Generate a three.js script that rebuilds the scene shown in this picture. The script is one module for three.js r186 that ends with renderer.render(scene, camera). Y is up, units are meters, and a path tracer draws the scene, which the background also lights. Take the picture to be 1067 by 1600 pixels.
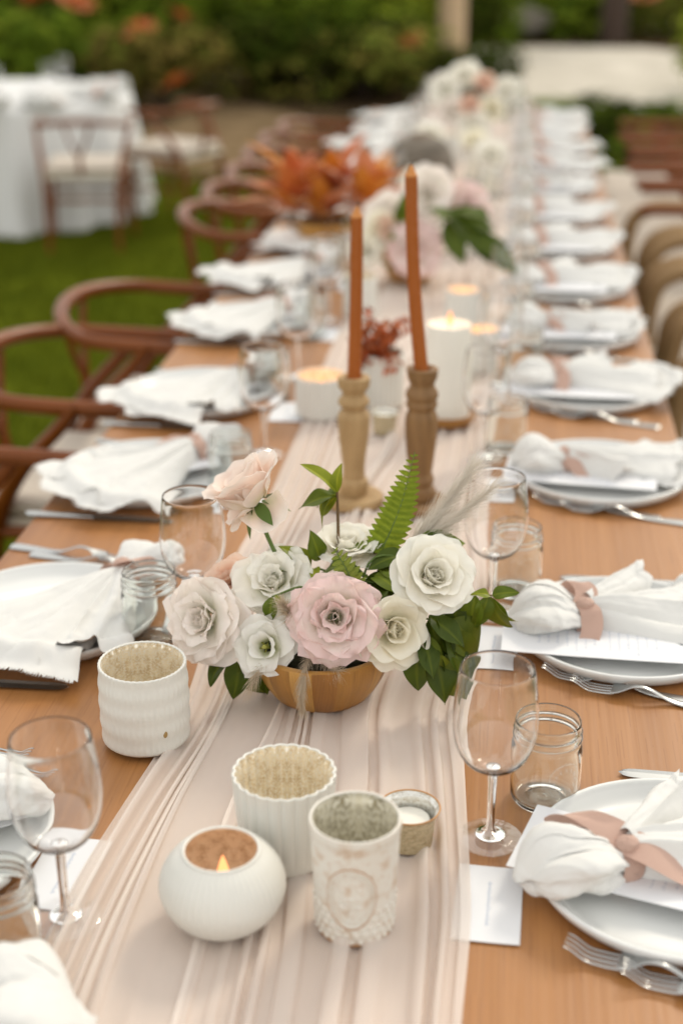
import * as THREE from 'three';
import { ImprovedNoise } from 'three/addons/math/ImprovedNoise.js';
import { RoundedBoxGeometry } from 'three/addons/geometries/RoundedBoxGeometry.js';
import { mergeGeometries } from 'three/addons/utils/BufferGeometryUtils.js';

// ---------------------------------------------------------------- camera, sky, sun, exposure
const scene = new THREE.Scene();
const camera = new THREE.PerspectiveCamera(39.6, 682 / 1024, 0.05, 300);
camera.position.set(0, 1.58, 0);
camera.rotation.order = 'YXZ';
camera.rotation.set(THREE.MathUtils.degToRad(-22.5), THREE.MathUtils.degToRad(6.85), 0);
camera.focus = 1.49;
camera.userData.fStop = 2.35;
scene.add(camera);

const renderer = new THREE.WebGLRenderer({ antialias: true });
renderer.toneMapping = THREE.LinearToneMapping;
renderer.toneMappingExposure = 1.17;
renderer.shadowMap.enabled = true;

const SUN = new THREE.Vector3(0.32, 0.62, -0.70).normalize();
{ // pale overcast evening sky, a little brighter round the veiled sun
  const w = 128, h = 64, d = new Float32Array(w * h * 4), v = new THREE.Vector3();
  for (let j = 0; j < h; j++) for (let i = 0; i < w; i++) {
    const el = ((j + 0.5) / h - 0.5) * Math.PI, az = ((i + 0.5) / w - 0.5) * Math.PI * 2;
    v.set(Math.cos(el) * Math.cos(az), Math.sin(el), Math.cos(el) * Math.sin(az));
    const up = Math.max(0, Math.sin(el)), g = Math.pow(Math.max(0, v.dot(SUN)), 6);
    const b = 1.10 - 0.24 * up + 0.30 * g, o = (j * w + i) * 4;
    d[o] = b * (1.015 + 0.04 * g); d[o + 1] = b * 1.0; d[o + 2] = b * (0.965 - 0.06 * g); d[o + 3] = 1;
  }
  const t = new THREE.DataTexture(d, w, h, THREE.RGBAFormat, THREE.FloatType);
  t.mapping = THREE.EquirectangularReflectionMapping; t.magFilter = THREE.LinearFilter; t.needsUpdate = true;
  scene.background = t; scene.environment = t;
}
const sun = new THREE.DirectionalLight(new THREE.Color(1, 0.90, 0.74), 1.25);
sun.position.copy(SUN).multiplyScalar(20).add(new THREE.Vector3(0, 0, -3));
sun.target.position.set(0, 0, -3);
sun.castShadow = true; sun.shadow.radius = 24; sun.shadow.mapSize.set(2048, 2048);
Object.assign(sun.shadow.camera, { left: -9, right: 9, top: 9, bottom: -9, near: 1, far: 60 });
scene.add(sun, sun.target);

// ---------------------------------------------------------------- helpers
const noise = new ImprovedNoise();
const N3 = (x, y, z = 0) => noise.noise(x + 31.7, y + 11.3, z + 5.1);
function rng(seed) { let a = seed >>> 0; return () => { a = (a + 0x6D2B79F5) | 0; let t = Math.imul(a ^ (a >>> 15), 1 | a); t = (t + Math.imul(t ^ (t >>> 7), 61 | t)) ^ t; return ((t ^ (t >>> 14)) >>> 0) / 4294967296; }; }
const clamp = (x, a = 0, b = 1) => Math.min(b, Math.max(a, x));
const sstep = (a, b, x) => { const t = clamp((x - a) / (b - a)); return t * t * (3 - 2 * t); };
const lerp = (a, b, t) => a + (b - a) * t;
const V = (x, y, z) => new THREE.Vector3(x, y, z);
const lin = (r, g, b) => new THREE.Color().setRGB(r, g, b);
const used = {};
function numbered(n) { if (!(n in used)) { used[n] = 0; return n; } used[n]++; return n + '_' + String(used[n]).padStart(3, '0'); }
function mark(o, label, category, group, kind) { if (label) o.userData.label = label; if (category) o.userData.category = category; if (group) o.userData.group = group; if (kind) o.userData.kind = kind; return o; }
function part(name, geo, mat, parent) { const m = new THREE.Mesh(geo, mat); m.name = name; m.castShadow = m.receiveShadow = true; parent.add(m); return m; }
function thing(name, label, category, pos = [0, 0, 0], turn = 0, group) {
  const g = new THREE.Group(); g.name = numbered(name); g.position.set(...pos); g.rotation.y = turn; mark(g, label, category, group); scene.add(g); return g;
}
function single(name, geo, mat, label, category, pos = [0, 0, 0], turn = 0, group) {
  const m = new THREE.Mesh(geo, mat); m.name = numbered(name); m.castShadow = m.receiveShadow = true; m.position.set(...pos); m.rotation.y = turn; mark(m, label, category, group); scene.add(m); return m;
}
function ground(name, geo, mat) { const m = new THREE.Mesh(geo, mat); m.name = name; m.receiveShadow = true; m.userData.kind = 'structure'; scene.add(m); return m; }
function copy(src, base, label, pos, turn = 0) {
  const c = src.clone(); c.name = numbered(base); c.userData = { ...src.userData }; if (label) c.userData.label = label; c.position.set(...pos); c.rotation.set(0, turn, 0); scene.add(c); return c;
}
// surface over (u, v) in 0..1; fn returns [x, y, z]; col optionally returns a linear colour
function surf(nu, nv, fn, col, uvs = [1, 1]) {
  const p = [], uv = [], c = [], ix = [];
  for (let j = 0; j <= nv; j++) for (let i = 0; i <= nu; i++) {
    const u = i / nu, v = j / nv; p.push(...fn(u, v)); uv.push(u * uvs[0], v * uvs[1]); if (col) c.push(...col(u, v));
  }
  for (let j = 0; j < nv; j++) for (let i = 0; i < nu; i++) { const a = j * (nu + 1) + i, b = a + 1, d = a + nu + 1, e = d + 1; ix.push(a, b, d, b, e, d); }
  const g = new THREE.BufferGeometry();
  g.setAttribute('position', new THREE.Float32BufferAttribute(p, 3)); g.setAttribute('uv', new THREE.Float32BufferAttribute(uv, 2));
  if (col) g.setAttribute('color', new THREE.Float32BufferAttribute(c, 3));
  g.setIndex(ix); g.computeVertexNormals(); return g;
}
// surface closed round u: weld the seam's normals
function tubeSurf(nu, nv, fn, col, uvs) {
  const g = surf(nu, nv, fn, col, uvs), n = g.attributes.normal;
  for (let j = 0; j <= nv; j++) { const a = j * (nu + 1), b = a + nu; const x = n.getX(a) + n.getX(b), y = n.getY(a) + n.getY(b), z = n.getZ(a) + n.getZ(b), l = Math.hypot(x, y, z) || 1; n.setXYZ(a, x / l, y / l, z / l); n.setXYZ(b, x / l, y / l, z / l); }
  return g;
}
const lathe = (pts, seg = 48) => new THREE.LatheGeometry(pts.map(([r, y]) => new THREE.Vector2(Math.max(r, 0.00001), y)), seg);
function smoothProfile(pts, n = 40) { const c = new THREE.CatmullRomCurve3(pts.map(([r, y]) => V(r, y, 0)), false, 'centripetal'); return c.getPoints(n).map(p => [p.x, p.y]); }
// round bar along points with a radius at each
function bar(pts, radii, seg = 8, n) {
  const c = new THREE.CatmullRomCurve3(pts.map(p => V(...p))), m = n || pts.length * 5, fr = c.computeFrenetFrames(m, false);
  const R = t => { const f = t * (radii.length - 1), i = Math.min(radii.length - 2, Math.floor(f)); return radii.length === 1 ? radii[0] : lerp(radii[i], radii[i + 1], f - i); };
  return tubeSurf(seg, m, (u, v) => { const j = Math.round(v * m), q = c.getPointAt(v), a = u * Math.PI * 2, r = R(v); const b = fr.normals[j].clone().multiplyScalar(Math.cos(a) * r).addScaledVector(fr.binormals[j], Math.sin(a) * r).add(q); return [b.x, b.y, b.z]; }, null, [1, 3]);
}
// flat strip along points, its width along side (a vector or one per point)
function strip(pts, width, side, nw = 4, nl = 24, wob = 0, seed = 1) {
  const c = new THREE.CatmullRomCurve3(pts.map(p => V(...p)));
  const sc = Array.isArray(side[0]) ? new THREE.CatmullRomCurve3(side.map(p => V(...p))) : null, s0 = sc ? null : V(...side).normalize();
  return surf(nw, nl, (u, v) => {
    const q = c.getPoint(v), s = sc ? sc.getPoint(v).normalize() : s0, k = (u - 0.5) * width * (1 + 0.10 * N3(v * 4, seed));
    return [q.x + s.x * k, q.y + s.y * k + wob * Math.sin(u * 5 + v * 9 + seed) * Math.sin(v * 3.1), q.z + s.z * k];
  }, null, [width, 0.2]);
}
const moved = (g, x, y, z, ry = 0) => { const m = g.clone(); if (ry) m.rotateY(ry); m.translate(x, y, z); return m; };
function merge(list) { const l = list.map(g => { const h = g.index ? g.toNonIndexed() : g.clone(); for (const k of Object.keys(h.attributes)) if (!['position', 'normal', 'uv', 'color'].includes(k)) h.deleteAttribute(k); return h; }); const all = l.every(g => g.attributes.color); if (!all) l.forEach(g => g.deleteAttribute('color')); return mergeGeometries(l); }

// textures
function tex(w, h, fn, srgb = true) {
  const d = new Uint8Array(w * h * 4);
  for (let j = 0; j < h; j++) for (let i = 0; i < w; i++) { const c = fn(i / w, j / h, i, j), o = (j * w + i) * 4; for (let k = 0; k < 3; k++) { let x = clamp(c[k]); if (srgb) x = x <= 0.0031308 ? 12.92 * x : 1.055 * Math.pow(x, 1 / 2.4) - 0.055; d[o + k] = Math.round(x * 255); } d[o + 3] = 255; }
  const t = new THREE.DataTexture(d, w, h, THREE.RGBAFormat); t.wrapS = t.wrapT = THREE.MirroredRepeatWrapping; t.magFilter = THREE.LinearFilter; t.minFilter = THREE.LinearMipmapLinearFilter; t.generateMipmaps = true;
  if (srgb) t.colorSpace = THREE.SRGBColorSpace; t.needsUpdate = true; return t;
}
const grey = f => (u, v, i, j) => { const x = f(u, v, i, j); return [x, x, x]; };
const mixc = (a, b, t) => [lerp(a[0], b[0], t), lerp(a[1], b[1], t), lerp(a[2], b[2], t)];
// wood: grain along v
function woodTex(w, h, dark, light, su, sv, ring = 1, seed = 0) {
  const r = rng(77 + seed), cols = Array.from({ length: w }, () => r());
  return tex(w, h, (u, v, i) => {
    const warp = N3(u * su * 0.25, v * sv * 0.6, seed) * 1.6;
    const g1 = 0.5 + 0.5 * Math.sin((u * su * 1.3 + warp) * 6.283 * ring);
    const g2 = N3(u * su * 6, v * sv * 1.1, seed + 3) * 0.5 + 0.5;
    const g3 = N3(u * su * 34, v * sv * 2.6, seed + 9) * 0.5 + 0.5;
    const knot = Math.exp(-Math.pow(N3(u * 3.1, v * 1.7, seed + 70) * 9 - 3.6, 2)) * 0.22, pore = N3(u * w * 0.42, v * sv * 9, seed + 20) > 0.40 ? 0.26 : 0;
    const big = N3(u * 2.2, v * 2.2, seed + 40) * 0.34 + N3(u * 7, v * 1.3, seed + 50) * 0.2;
    return mixc(dark, light, clamp(0.16 * g1 + 0.34 * g2 + 0.38 * g3 + 0.08 * cols[i] - pore - knot + big + 0.07));
  });
}
const weave = tex(256, 256, grey((u, v, i, j) => 0.5 + 0.22 * Math.sin(i * 1.57) * Math.sin(j * 1.57) + 0.3 * N3(i * 0.21, j * 0.045) + 0.25 * N3(i * 0.05, j * 0.2, 4)), false);
weave.wrapS = weave.wrapT = THREE.RepeatWrapping;
const soft = tex(256, 256, grey((u, v) => 0.5 + 0.4 * N3(u * 7, v * 7) + 0.25 * N3(u * 19, v * 19, 2)), false);

// ---------------------------------------------------------------- materials
const std = (c, rough = 0.8, o = {}) => new THREE.MeshStandardMaterial({ color: Array.isArray(c) ? lin(...c) : c, roughness: rough, side: THREE.DoubleSide, ...o });
const phy = (c, rough = 0.8, o = {}) => new THREE.MeshPhysicalMaterial({ color: Array.isArray(c) ? lin(...c) : c, roughness: rough, side: THREE.DoubleSide, ...o });
const rep = (t, x, y) => { const c = t.clone(); c.repeat.set(x, y); c.needsUpdate = true; return c; };
const tableMap = woodTex(1024, 1024, [0.265, 0.104, 0.028], [0.46, 0.212, 0.071], 9, 2.0, 1, 1);
const grainBump = tex(512, 512, grey((u, v, i) => 0.5 + 0.5 * N3(u * 170, v * 9) + 0.3 * N3(u * 60, v * 3, 7)), false);
const chairMap = woodTex(256, 512, [0.095, 0.022, 0.003], [0.26, 0.072, 0.009], 4, 2, 1, 5);
const oakMap = woodTex(256, 512, [0.26, 0.15, 0.060], [0.46, 0.30, 0.14], 4, 2, 1, 8);
const bowlMaps = [[0.38, 0.175, 0.032], [0.47, 0.235, 0.048], [0.30, 0.125, 0.022], [0.54, 0.285, 0.068]].map((c, k) => woodTex(128, 256, c.map(x => x * 0.74), c.map(x => x * 1.16), 5, 2, 1, 20 + k));
const paleMap = woodTex(256, 512, [0.34, 0.21, 0.088], [0.52, 0.35, 0.17], 5, 2, 1, 30);
const agedMap = woodTex(256, 512, [0.14, 0.068, 0.022], [0.30, 0.165, 0.062], 5, 2, 1, 31);
const M = {
  table: phy([1, 1, 1], 0.38, { map: tableMap, bumpMap: grainBump, bumpScale: 0.00025, specularIntensity: 0.85, clearcoat: 0.08, clearcoatRoughness: 0.3 }),
  tableEdge: std([0.33, 0.13, 0.036], 0.5),
  chair: phy([1, 1, 1], 0.34, { map: chairMap, specularIntensity: 0.6 }),
  oak: phy([1, 1, 1], 0.5, { map: oakMap }),
  cane: std([0.34, 0.215, 0.10], 0.8, { bumpMap: rep(weave, 3, 3), bumpScale: 0.0006 }),
  caneBack: std([0.15, 0.085, 0.038], 0.9, { bumpMap: rep(weave, 4, 4), bumpScale: 0.0008 }),
  cord: std([0.62, 0.55, 0.44], 0.9, { bumpMap: rep(weave, 2, 2), bumpScale: 0.0008 }),
  cushion: std([0.60, 0.53, 0.45], 0.95, { bumpMap: rep(weave, 2, 2), bumpScale: 0.0004 }),
  napkin: phy([0.735, 0.73, 0.705], 0.95, { bumpMap: rep(weave, 6, 6), bumpScale: 0.00022, specularIntensity: 0.2 }),
  ribbon: phy([0.62, 0.415, 0.335], 0.85, { bumpMap: rep(weave, 60, 60), bumpScale: 0.0002, transmission: 0.15, thickness: 0 }),
  plate: phy([0.755, 0.765, 0.75], 0.28, { clearcoat: 0.4, clearcoatRoughness: 0.2 }),
  paper: std([0.76, 0.77, 0.78], 0.8),
  steel: std([0.50, 0.51, 0.51], 0.22, { metalness: 1 }),
  glass: phy([1, 1, 1], 0.0, { transmission: 1, thickness: 0.01, ior: 1.5 }),
  greenGlass: phy([0.97, 1, 0.985], 0.0, { transmission: 1, thickness: 0.01, ior: 1.5 }),
  wax: phy([0.88, 0.86, 0.78], 0.55, {}),
  taper: phy([0.36, 0.090, 0.005], 0.5, { bumpMap: soft, bumpScale: 0.0012 }),
  taperTip: std([0.60, 0.24, 0.06], 0.6),
  wick: std([0.05, 0.035, 0.025], 0.9),
  flame: std([0, 0, 0], 1, { emissive: lin(1.0, 0.36, 0.13), emissiveIntensity: 2.0 }),
  frost: phy([0.735, 0.725, 0.67], 0.42, { clearcoat: 0.15, clearcoatRoughness: 0.4 }),
  bowlIn: std([0.16, 0.075, 0.022], 0.7),
  leafDark: phy([1, 1, 1], 0.45, { vertexColors: true, specularIntensity: 0.35, transmission: 0.12, thickness: 0 }),
  leafLight: phy([1, 1, 1], 0.55, { vertexColors: true, specularIntensity: 0.25, transmission: 0.3, thickness: 0 }),
  stem: std([0.10, 0.155, 0.030], 0.7),
  twig: std([0.145, 0.085, 0.035], 0.8),
  petal: phy([1, 1, 1], 0.9, { vertexColors: true, transmission: 0.36, thickness: 0, specularIntensity: 0.1 }),
  pampas: phy([0.60, 0.50, 0.37], 0.95, { transmission: 0.3, thickness: 0 }),
  pampasPale: phy([0.74, 0.68, 0.60], 0.95, { transmission: 0.3, thickness: 0 }),
  thinGlass: phy([1, 1, 1], 0.0, { transmission: 1, thickness: 0, ior: 1.85 }),
  runner: phy([0.94, 0.85, 0.775], 0.95, { specularIntensity: 0.1, opacity: 0.60, transparent: true, bumpMap: rep(weave, 40, 40), bumpScale: 0.0001 }),
};
bowlMaps.forEach((t, k) => { M['stave' + k] = phy([1, 1, 1], 0.42, { map: t, clearcoat: 0.2, clearcoatRoughness: 0.35 }); });
M.pale = std([1, 1, 1], 0.7, { map: paleMap }); M.aged = std([1, 1, 1], 0.65, { map: agedMap });
// silvered linings: worn mercury leaf
const speck = (base, hi, dk, s, th) => tex(512, 256, (u, v) => { const a = N3(u * s, v * s * 0.6), b = N3(u * s * 4, v * s * 2.6, 3), c = N3(u * s * 9, v * s * 6, 8); let k = mixc(dk, base, clamp(0.75 + 0.8 * a + 0.5 * b)); if (c + b * 0.5 > th) k = mixc(k, hi, 0.8); return k; });
M.gold = std([1, 1, 1], 0.28, { metalness: 0.45, map: speck([0.96, 0.88, 0.71], [0.99, 0.98, 0.95], [0.66, 0.52, 0.32], 12, 0.24) });
M.amberLining = std([1, 1, 1], 0.45, { metalness: 0.1, map: speck([0.86, 0.76, 0.62], [0.95, 0.90, 0.80], [0.55, 0.42, 0.28], 18, 0.5) });
M.antique = std([1, 1, 1], 0.3, { metalness: 0.35, map: speck([0.84, 0.80, 0.66], [0.97, 0.96, 0.90], [0.26, 0.22, 0.13], 8, 0.26) });
M.silver = std([1, 1, 1], 0.22, { metalness: 0.4, map: speck([0.80, 0.80, 0.76], [0.95, 0.95, 0.95], [0.48, 0.42, 0.32], 14, 0.34) });
M.champagne = std([1, 1, 1], 0.25, { metalness: 0.35, map: speck([0.55, 0.47, 0.30], [0.85, 0.82, 0.70], [0.33, 0.26, 0.14], 20, 0.4) });
M.washed = phy([1, 1, 1], 0.5, { map: tex(512, 256, (u, v) => mixc([0.76, 0.74, 0.68], [0.52, 0.35, 0.21], clamp(0.05 + 1.2 * Math.max(0, N3(u * 14, v * 9) - 0.12) + 0.9 * Math.max(0, N3(u * 50, v * 30, 6) - 0.2) + 0.3 * sstep(0.12, 0.02, v)))) });
M.copperTrim = std([0.50, 0.27, 0.12], 0.5, { metalness: 0.4 });

// ---------------------------------------------------------------- ground
const lawnTex = tex(512, 512, (u, v) => { const a = N3(u * 9, v * 9), b = N3(u * 60, v * 60, 3), c = N3(u * 150, v * 150, 9); return mixc([0.052, 0.070, 0.006], [0.122, 0.144, 0.012], clamp(0.45 + 0.55 * a + 0.35 * b + 0.4 * c)); });
const earthTex = tex(512, 512, (u, v) => { const a = N3(u * 8, v * 8), b = N3(u * 50, v * 50, 3), c = N3(u * 140, v * 140, 9); return mixc([0.035, 0.023, 0.012], [0.125, 0.085, 0.045], clamp(0.45 + 0.5 * a + 0.4 * b + 0.4 * c)); });
const gravelTex = tex(512, 512, (u, v) => { const a = N3(u * 6, v * 6), b = N3(u * 50, v * 50, 3), c = N3(u * 140, v * 140, 9); return mixc([0.46, 0.42, 0.35], [0.74, 0.69, 0.60], clamp(0.5 + 0.4 * a + 0.3 * b + 0.5 * c)); });
function sheet(name, pts, y, map, m, bumpy = 0) {
  const sh = new THREE.Shape(pts.map(([x, z]) => new THREE.Vector2(x, -z))), g = new THREE.ShapeGeometry(sh); g.rotateX(-Math.PI / 2); g.translate(0, y, 0);
  const uv = g.attributes.uv, p = g.attributes.position; for (let i = 0; i < uv.count; i++) uv.setXY(i, p.getX(i) / m, p.getZ(i) / m);
  return ground(name, g, phy([1, 1, 1], 1, { specularIntensity: 0, map, bumpMap: soft, bumpScale: bumpy }));
}
sheet('lawn', [[-120, 30], [120, 30], [120, -140], [-120, -140]], 0, lawnTex, 2.4, 0.01);
sheet('garden_bed', [[-40, -11.4], [-6, -11.0], [-3.2, -11.6], [-1.4, -11.2], [0.2, -10.6], [2.2, -10.3], [40, -10.8], [40, -60], [-40, -60]], 0.004, earthTex, 3, 0.02);
sheet('dirt_path', [[-3.3, -9.4], [-1.75, -9.7], [-1.5, -11.2], [-1.9, -12.8], [-3.2, -14.5], [-3.9, -14.2], [-2.9, -12.4]], 0.008, tex(256, 256, (u, v) => mixc([0.13, 0.088, 0.045], [0.27, 0.19, 0.11], clamp(0.5 + 0.5 * N3(u * 9, v * 9) + 0.5 * N3(u * 60, v * 60, 2)))), 2, 0.01);
sheet('gravel_path', [[-0.42, -13.4], [1.1, -13.2], [3.4, -12.4], [14, -10.2], [14, -16], [4, -18.2], [1.6, -20.6], [-0.75, -20.6]], 0.012, gravelTex, 2.5, 0.01);
sheet('gravel_path', [[1.6, -24], [9, -21], [9, -24.5], [2.2, -29]], 0.012, gravelTex, 2.5, 0.01);
{ // mown grass on the parts of the lawn that show
  const bl = new THREE.BufferGeometry();
  bl.setAttribute('position', new THREE.Float32BufferAttribute([-0.0022, 0, 0, 0.0022, 0, 0, -0.0016, 0.02, 0.004, 0.0016, 0.02, 0.004, 0, 0.036, 0.013], 3));
  bl.setIndex([0, 1, 2, 1, 3, 2, 2, 3, 4]); bl.computeVertexNormals();
  const n = 80000, im = new THREE.InstancedMesh(bl, phy([1, 1, 1], 0.85, { transmission: 0.2, thickness: 0, specularIntensity: 0 }), n), r = rng(5), q = new THREE.Object3D(), c = new THREE.Color();
  for (let i = 0; i < n; i++) {
    const right = r() < 0.18; const x = right ? lerp(0.45, 2.2, r()) : lerp(-4.2, -0.75, r()), z = right ? lerp(-10.4, -3, r()) : -2.2 - 7.6 * Math.pow(r(), 1.3);
    q.position.set(x, 0, z); q.rotation.set((r() - 0.5) * 0.7, r() * 6.28, (r() - 0.5) * 0.7); q.scale.setScalar(0.7 + r() * 0.7); q.updateMatrix(); im.setMatrixAt(i, q.matrix);
    const k = 0.7 + 0.6 * r() + 0.35 * N3(x * 1.3, z * 1.3); im.setColorAt(i, c.setRGB(0.118 * k, 0.140 * k, 0.010 * k));
  }
  im.name = 'grass'; mark(im, 'short green lawn grass between the tables', 'grass', null, 'stuff'); scene.add(im);
}

// ---------------------------------------------------------------- garden plants
function leafCloud(blobs, n, size, cols, seed, slim = 0.5, droop = 0.3) {
  const r = rng(seed), p = [], c = [], ix = []; const a = V(0, 0, 0), d = V(0, 0, 0), s = V(0, 0, 0), nn = V(0, 0, 0);
  const tot = blobs.reduce((x, b) => x + b[3] * b[3], 0);
  for (const [bx, by, bz, br, sy = 1] of blobs) {
    const m = Math.round(n * br * br / tot), tint = 0.7 + 0.6 * r();
    for (let i = 0; i < m; i++) {
      d.set(r() - 0.5, r() - 0.5, r() - 0.5).normalize(); const rr = br * (0.55 + 0.5 * Math.sqrt(r()));
      if (N3((bx + d.x * rr) * 3 / br, (by + d.y * rr) * 3 / br, (bz + d.z * rr) * 3 / br + seed) < -0.18) continue;
      a.set(bx + d.x * rr, by + d.y * rr * sy, bz + d.z * rr); if (a.y < 0.02) a.y = 0.02 + r() * 0.1;
      nn.set(d.x + (r() - 0.5) * 1.4, d.y + 0.5 + (r() - 0.5), d.z + (r() - 0.5) * 1.4).normalize();
      s.set(r() - 0.5, r() - 0.5, r() - 0.5).cross(nn).normalize(); d.crossVectors(nn, s); d.y -= droop; d.normalize();
      const L = size * (0.6 + 0.8 * r()), w = L * slim, o = p.length / 3, k = tint * (0.65 + 0.7 * r()), cc = cols[Math.floor(r() * cols.length)];
      p.push(a.x, a.y, a.z, a.x + d.x * L * 0.5 + s.x * w * 0.5, a.y + d.y * L * 0.5 + s.y * w * 0.5 + nn.y * 0.1 * L, a.z + d.z * L * 0.5 + s.z * w * 0.5, a.x + d.x * L * 0.5 - s.x * w * 0.5, a.y + d.y * L * 0.5 - s.y * w * 0.5 + nn.y * 0.1 * L, a.z + d.z * L * 0.5 - s.z * w * 0.5, a.x + d.x * L, a.y + d.y * L - droop * L * 0.2, a.z + d.z * L);
      for (let q = 0; q < 4; q++) c.push(cc[0] * k, cc[1] * k, cc[2] * k); ix.push(o, o + 1, o + 2, o + 1, o + 3, o + 2);
    }
  }
  const g = new THREE.BufferGeometry(); g.setAttribute('position', new THREE.Float32BufferAttribute(p, 3)); g.setAttribute('color', new THREE.Float32BufferAttribute(c, 3)); g.setIndex(ix); g.computeVertexNormals(); return g;
}
const foliageMat = phy([1, 1, 1], 0.8, { vertexColors: true, transmission: 0.3, thickness: 0, specularIntensity: 0 });
const barkMat = std([1, 1, 1], 0.95, { map: woodTex(256, 256, [0.36, 0.25, 0.15], [0.70, 0.51, 0.32], 3, 1, 1, 60), bumpMap: soft, bumpScale: 0.02 });
const darkBark = std([0.07, 0.045, 0.032], 0.95, { bumpMap: soft, bumpScale: 0.02 });
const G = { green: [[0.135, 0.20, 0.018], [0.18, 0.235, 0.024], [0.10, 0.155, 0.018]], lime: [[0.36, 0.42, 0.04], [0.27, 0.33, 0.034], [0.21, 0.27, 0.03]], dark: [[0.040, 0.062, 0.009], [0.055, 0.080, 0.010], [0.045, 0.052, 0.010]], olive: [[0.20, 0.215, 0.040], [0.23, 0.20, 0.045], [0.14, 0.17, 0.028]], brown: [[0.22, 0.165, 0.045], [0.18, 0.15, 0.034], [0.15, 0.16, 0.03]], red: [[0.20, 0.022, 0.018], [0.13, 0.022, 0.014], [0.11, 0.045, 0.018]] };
const crowns = {}; // three crown shapes for each colour, shared
function crownFor(kind, k) {
  const key = kind + k; if (crowns[key]) return crowns[key]; const r = rng(900 + k * 7 + key.length), bl = [];
  for (let i = 0; i < 9; i++) bl.push([(r() - 0.5) * 1.0, 0.25 + r() * 0.55, (r() - 0.5) * 0.9, 0.24 + r() * 0.17, 0.9]);
  return crowns[key] = leafCloud(bl, 1500, 0.13, G[kind], 300 + k * 13 + kind.length, 0.5);
}
const twigBunch = merge([0, 1, 2, 3, 4, 5].map(i => bar([[0, 0, 0], [Math.cos(i * 1.1) * 0.12, 0.3, Math.sin(i * 1.1) * 0.12], [Math.cos(i * 1.1 + 0.3) * 0.3, 0.62, Math.sin(i * 1.1 + 0.3) * 0.3]], [0.022, 0.006], 5)));
const kindWords = { green: 'mid green leafy shrub', lime: 'bright yellow green leafy shrub', dark: 'very dark green dense shrub', olive: 'dull olive green shrub', brown: 'brownish dry-looking shrub', red: 'dark red leaved shrub' };
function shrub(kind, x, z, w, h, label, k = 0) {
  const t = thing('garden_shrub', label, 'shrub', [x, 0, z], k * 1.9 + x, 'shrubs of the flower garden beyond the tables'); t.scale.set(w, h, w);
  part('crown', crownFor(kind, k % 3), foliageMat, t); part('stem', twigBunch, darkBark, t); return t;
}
{
  const S = [ // kind, x, z, width, height, where
    ['green', -7.4, -14.4, 2.2, 1.9, 'behind the round white table, at the very edge of the view'], ['green', -6.3, -14.9, 2.0, 1.8, 'behind the round white table beside the red one'], ['red', -5.55, -12.6, 1.1, 1.15, 'just above the round white table'],
    ['green', -5.0, -14.6, 1.7, 1.35, 'carrying the lowest orange blooms behind the round table'], ['lime', -4.5, -15.6, 1.6, 1.3, 'under the cluster of orange blooms'], ['green', -3.75, -15.3, 1.3, 1.25, 'between the orange blooms and the grey trunk'], ['green', -4.1, -13.2, 1.5, 0.95, 'low, right behind the chair at the round table'], ['brown', -3.3, -13.4, 1.1, 0.75, 'low, beside the dirt path'],
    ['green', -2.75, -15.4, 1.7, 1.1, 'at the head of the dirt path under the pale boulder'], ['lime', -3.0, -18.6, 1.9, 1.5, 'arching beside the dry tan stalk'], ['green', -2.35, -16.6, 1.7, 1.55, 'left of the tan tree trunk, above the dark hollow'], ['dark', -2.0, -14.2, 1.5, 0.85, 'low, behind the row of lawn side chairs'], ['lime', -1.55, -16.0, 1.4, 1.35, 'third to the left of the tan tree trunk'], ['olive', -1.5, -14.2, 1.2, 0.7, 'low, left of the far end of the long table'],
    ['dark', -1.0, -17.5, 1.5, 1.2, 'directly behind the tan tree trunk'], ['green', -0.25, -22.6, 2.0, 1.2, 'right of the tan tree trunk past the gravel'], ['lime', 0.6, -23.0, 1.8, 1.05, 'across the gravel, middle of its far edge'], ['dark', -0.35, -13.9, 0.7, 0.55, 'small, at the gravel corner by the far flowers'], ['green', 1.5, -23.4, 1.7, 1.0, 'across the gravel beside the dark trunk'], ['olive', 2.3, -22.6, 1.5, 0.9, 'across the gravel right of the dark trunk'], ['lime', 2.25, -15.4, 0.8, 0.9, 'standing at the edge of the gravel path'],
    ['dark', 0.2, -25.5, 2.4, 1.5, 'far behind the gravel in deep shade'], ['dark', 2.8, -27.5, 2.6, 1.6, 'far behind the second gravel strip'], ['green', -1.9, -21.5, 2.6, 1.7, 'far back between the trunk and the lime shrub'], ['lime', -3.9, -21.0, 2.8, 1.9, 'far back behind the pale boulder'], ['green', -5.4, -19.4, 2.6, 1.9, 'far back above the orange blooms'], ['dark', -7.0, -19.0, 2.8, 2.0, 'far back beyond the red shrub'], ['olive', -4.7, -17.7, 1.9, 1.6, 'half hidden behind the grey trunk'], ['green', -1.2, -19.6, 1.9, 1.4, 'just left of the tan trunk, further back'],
    ['green', 0.35, -11.9, 0.95, 0.26, 'low, first of the border beside the table end'], ['dark', 0.95, -12.1, 1.05, 0.30, 'low, second of the border beyond the brown chairs'], ['green', 1.6, -11.9, 1.1, 0.32, 'low, third of the border beyond the brown chairs'], ['dark', 0.75, -11.0, 0.9, 0.34, 'low, in front of the border beside the table end'], ['green', 1.3, -10.9, 0.95, 0.34, 'low, in front of the border above the brown chairs'], ['green', 2.2, -11.5, 1.1, 0.45, 'low, last of the border at the edge of view'],
  ];
  S.forEach(([k, x, z, w, h, where], i) => shrub(k, x, z, w, h, `${kindWords[k]} ${where}`, i));
}
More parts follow.
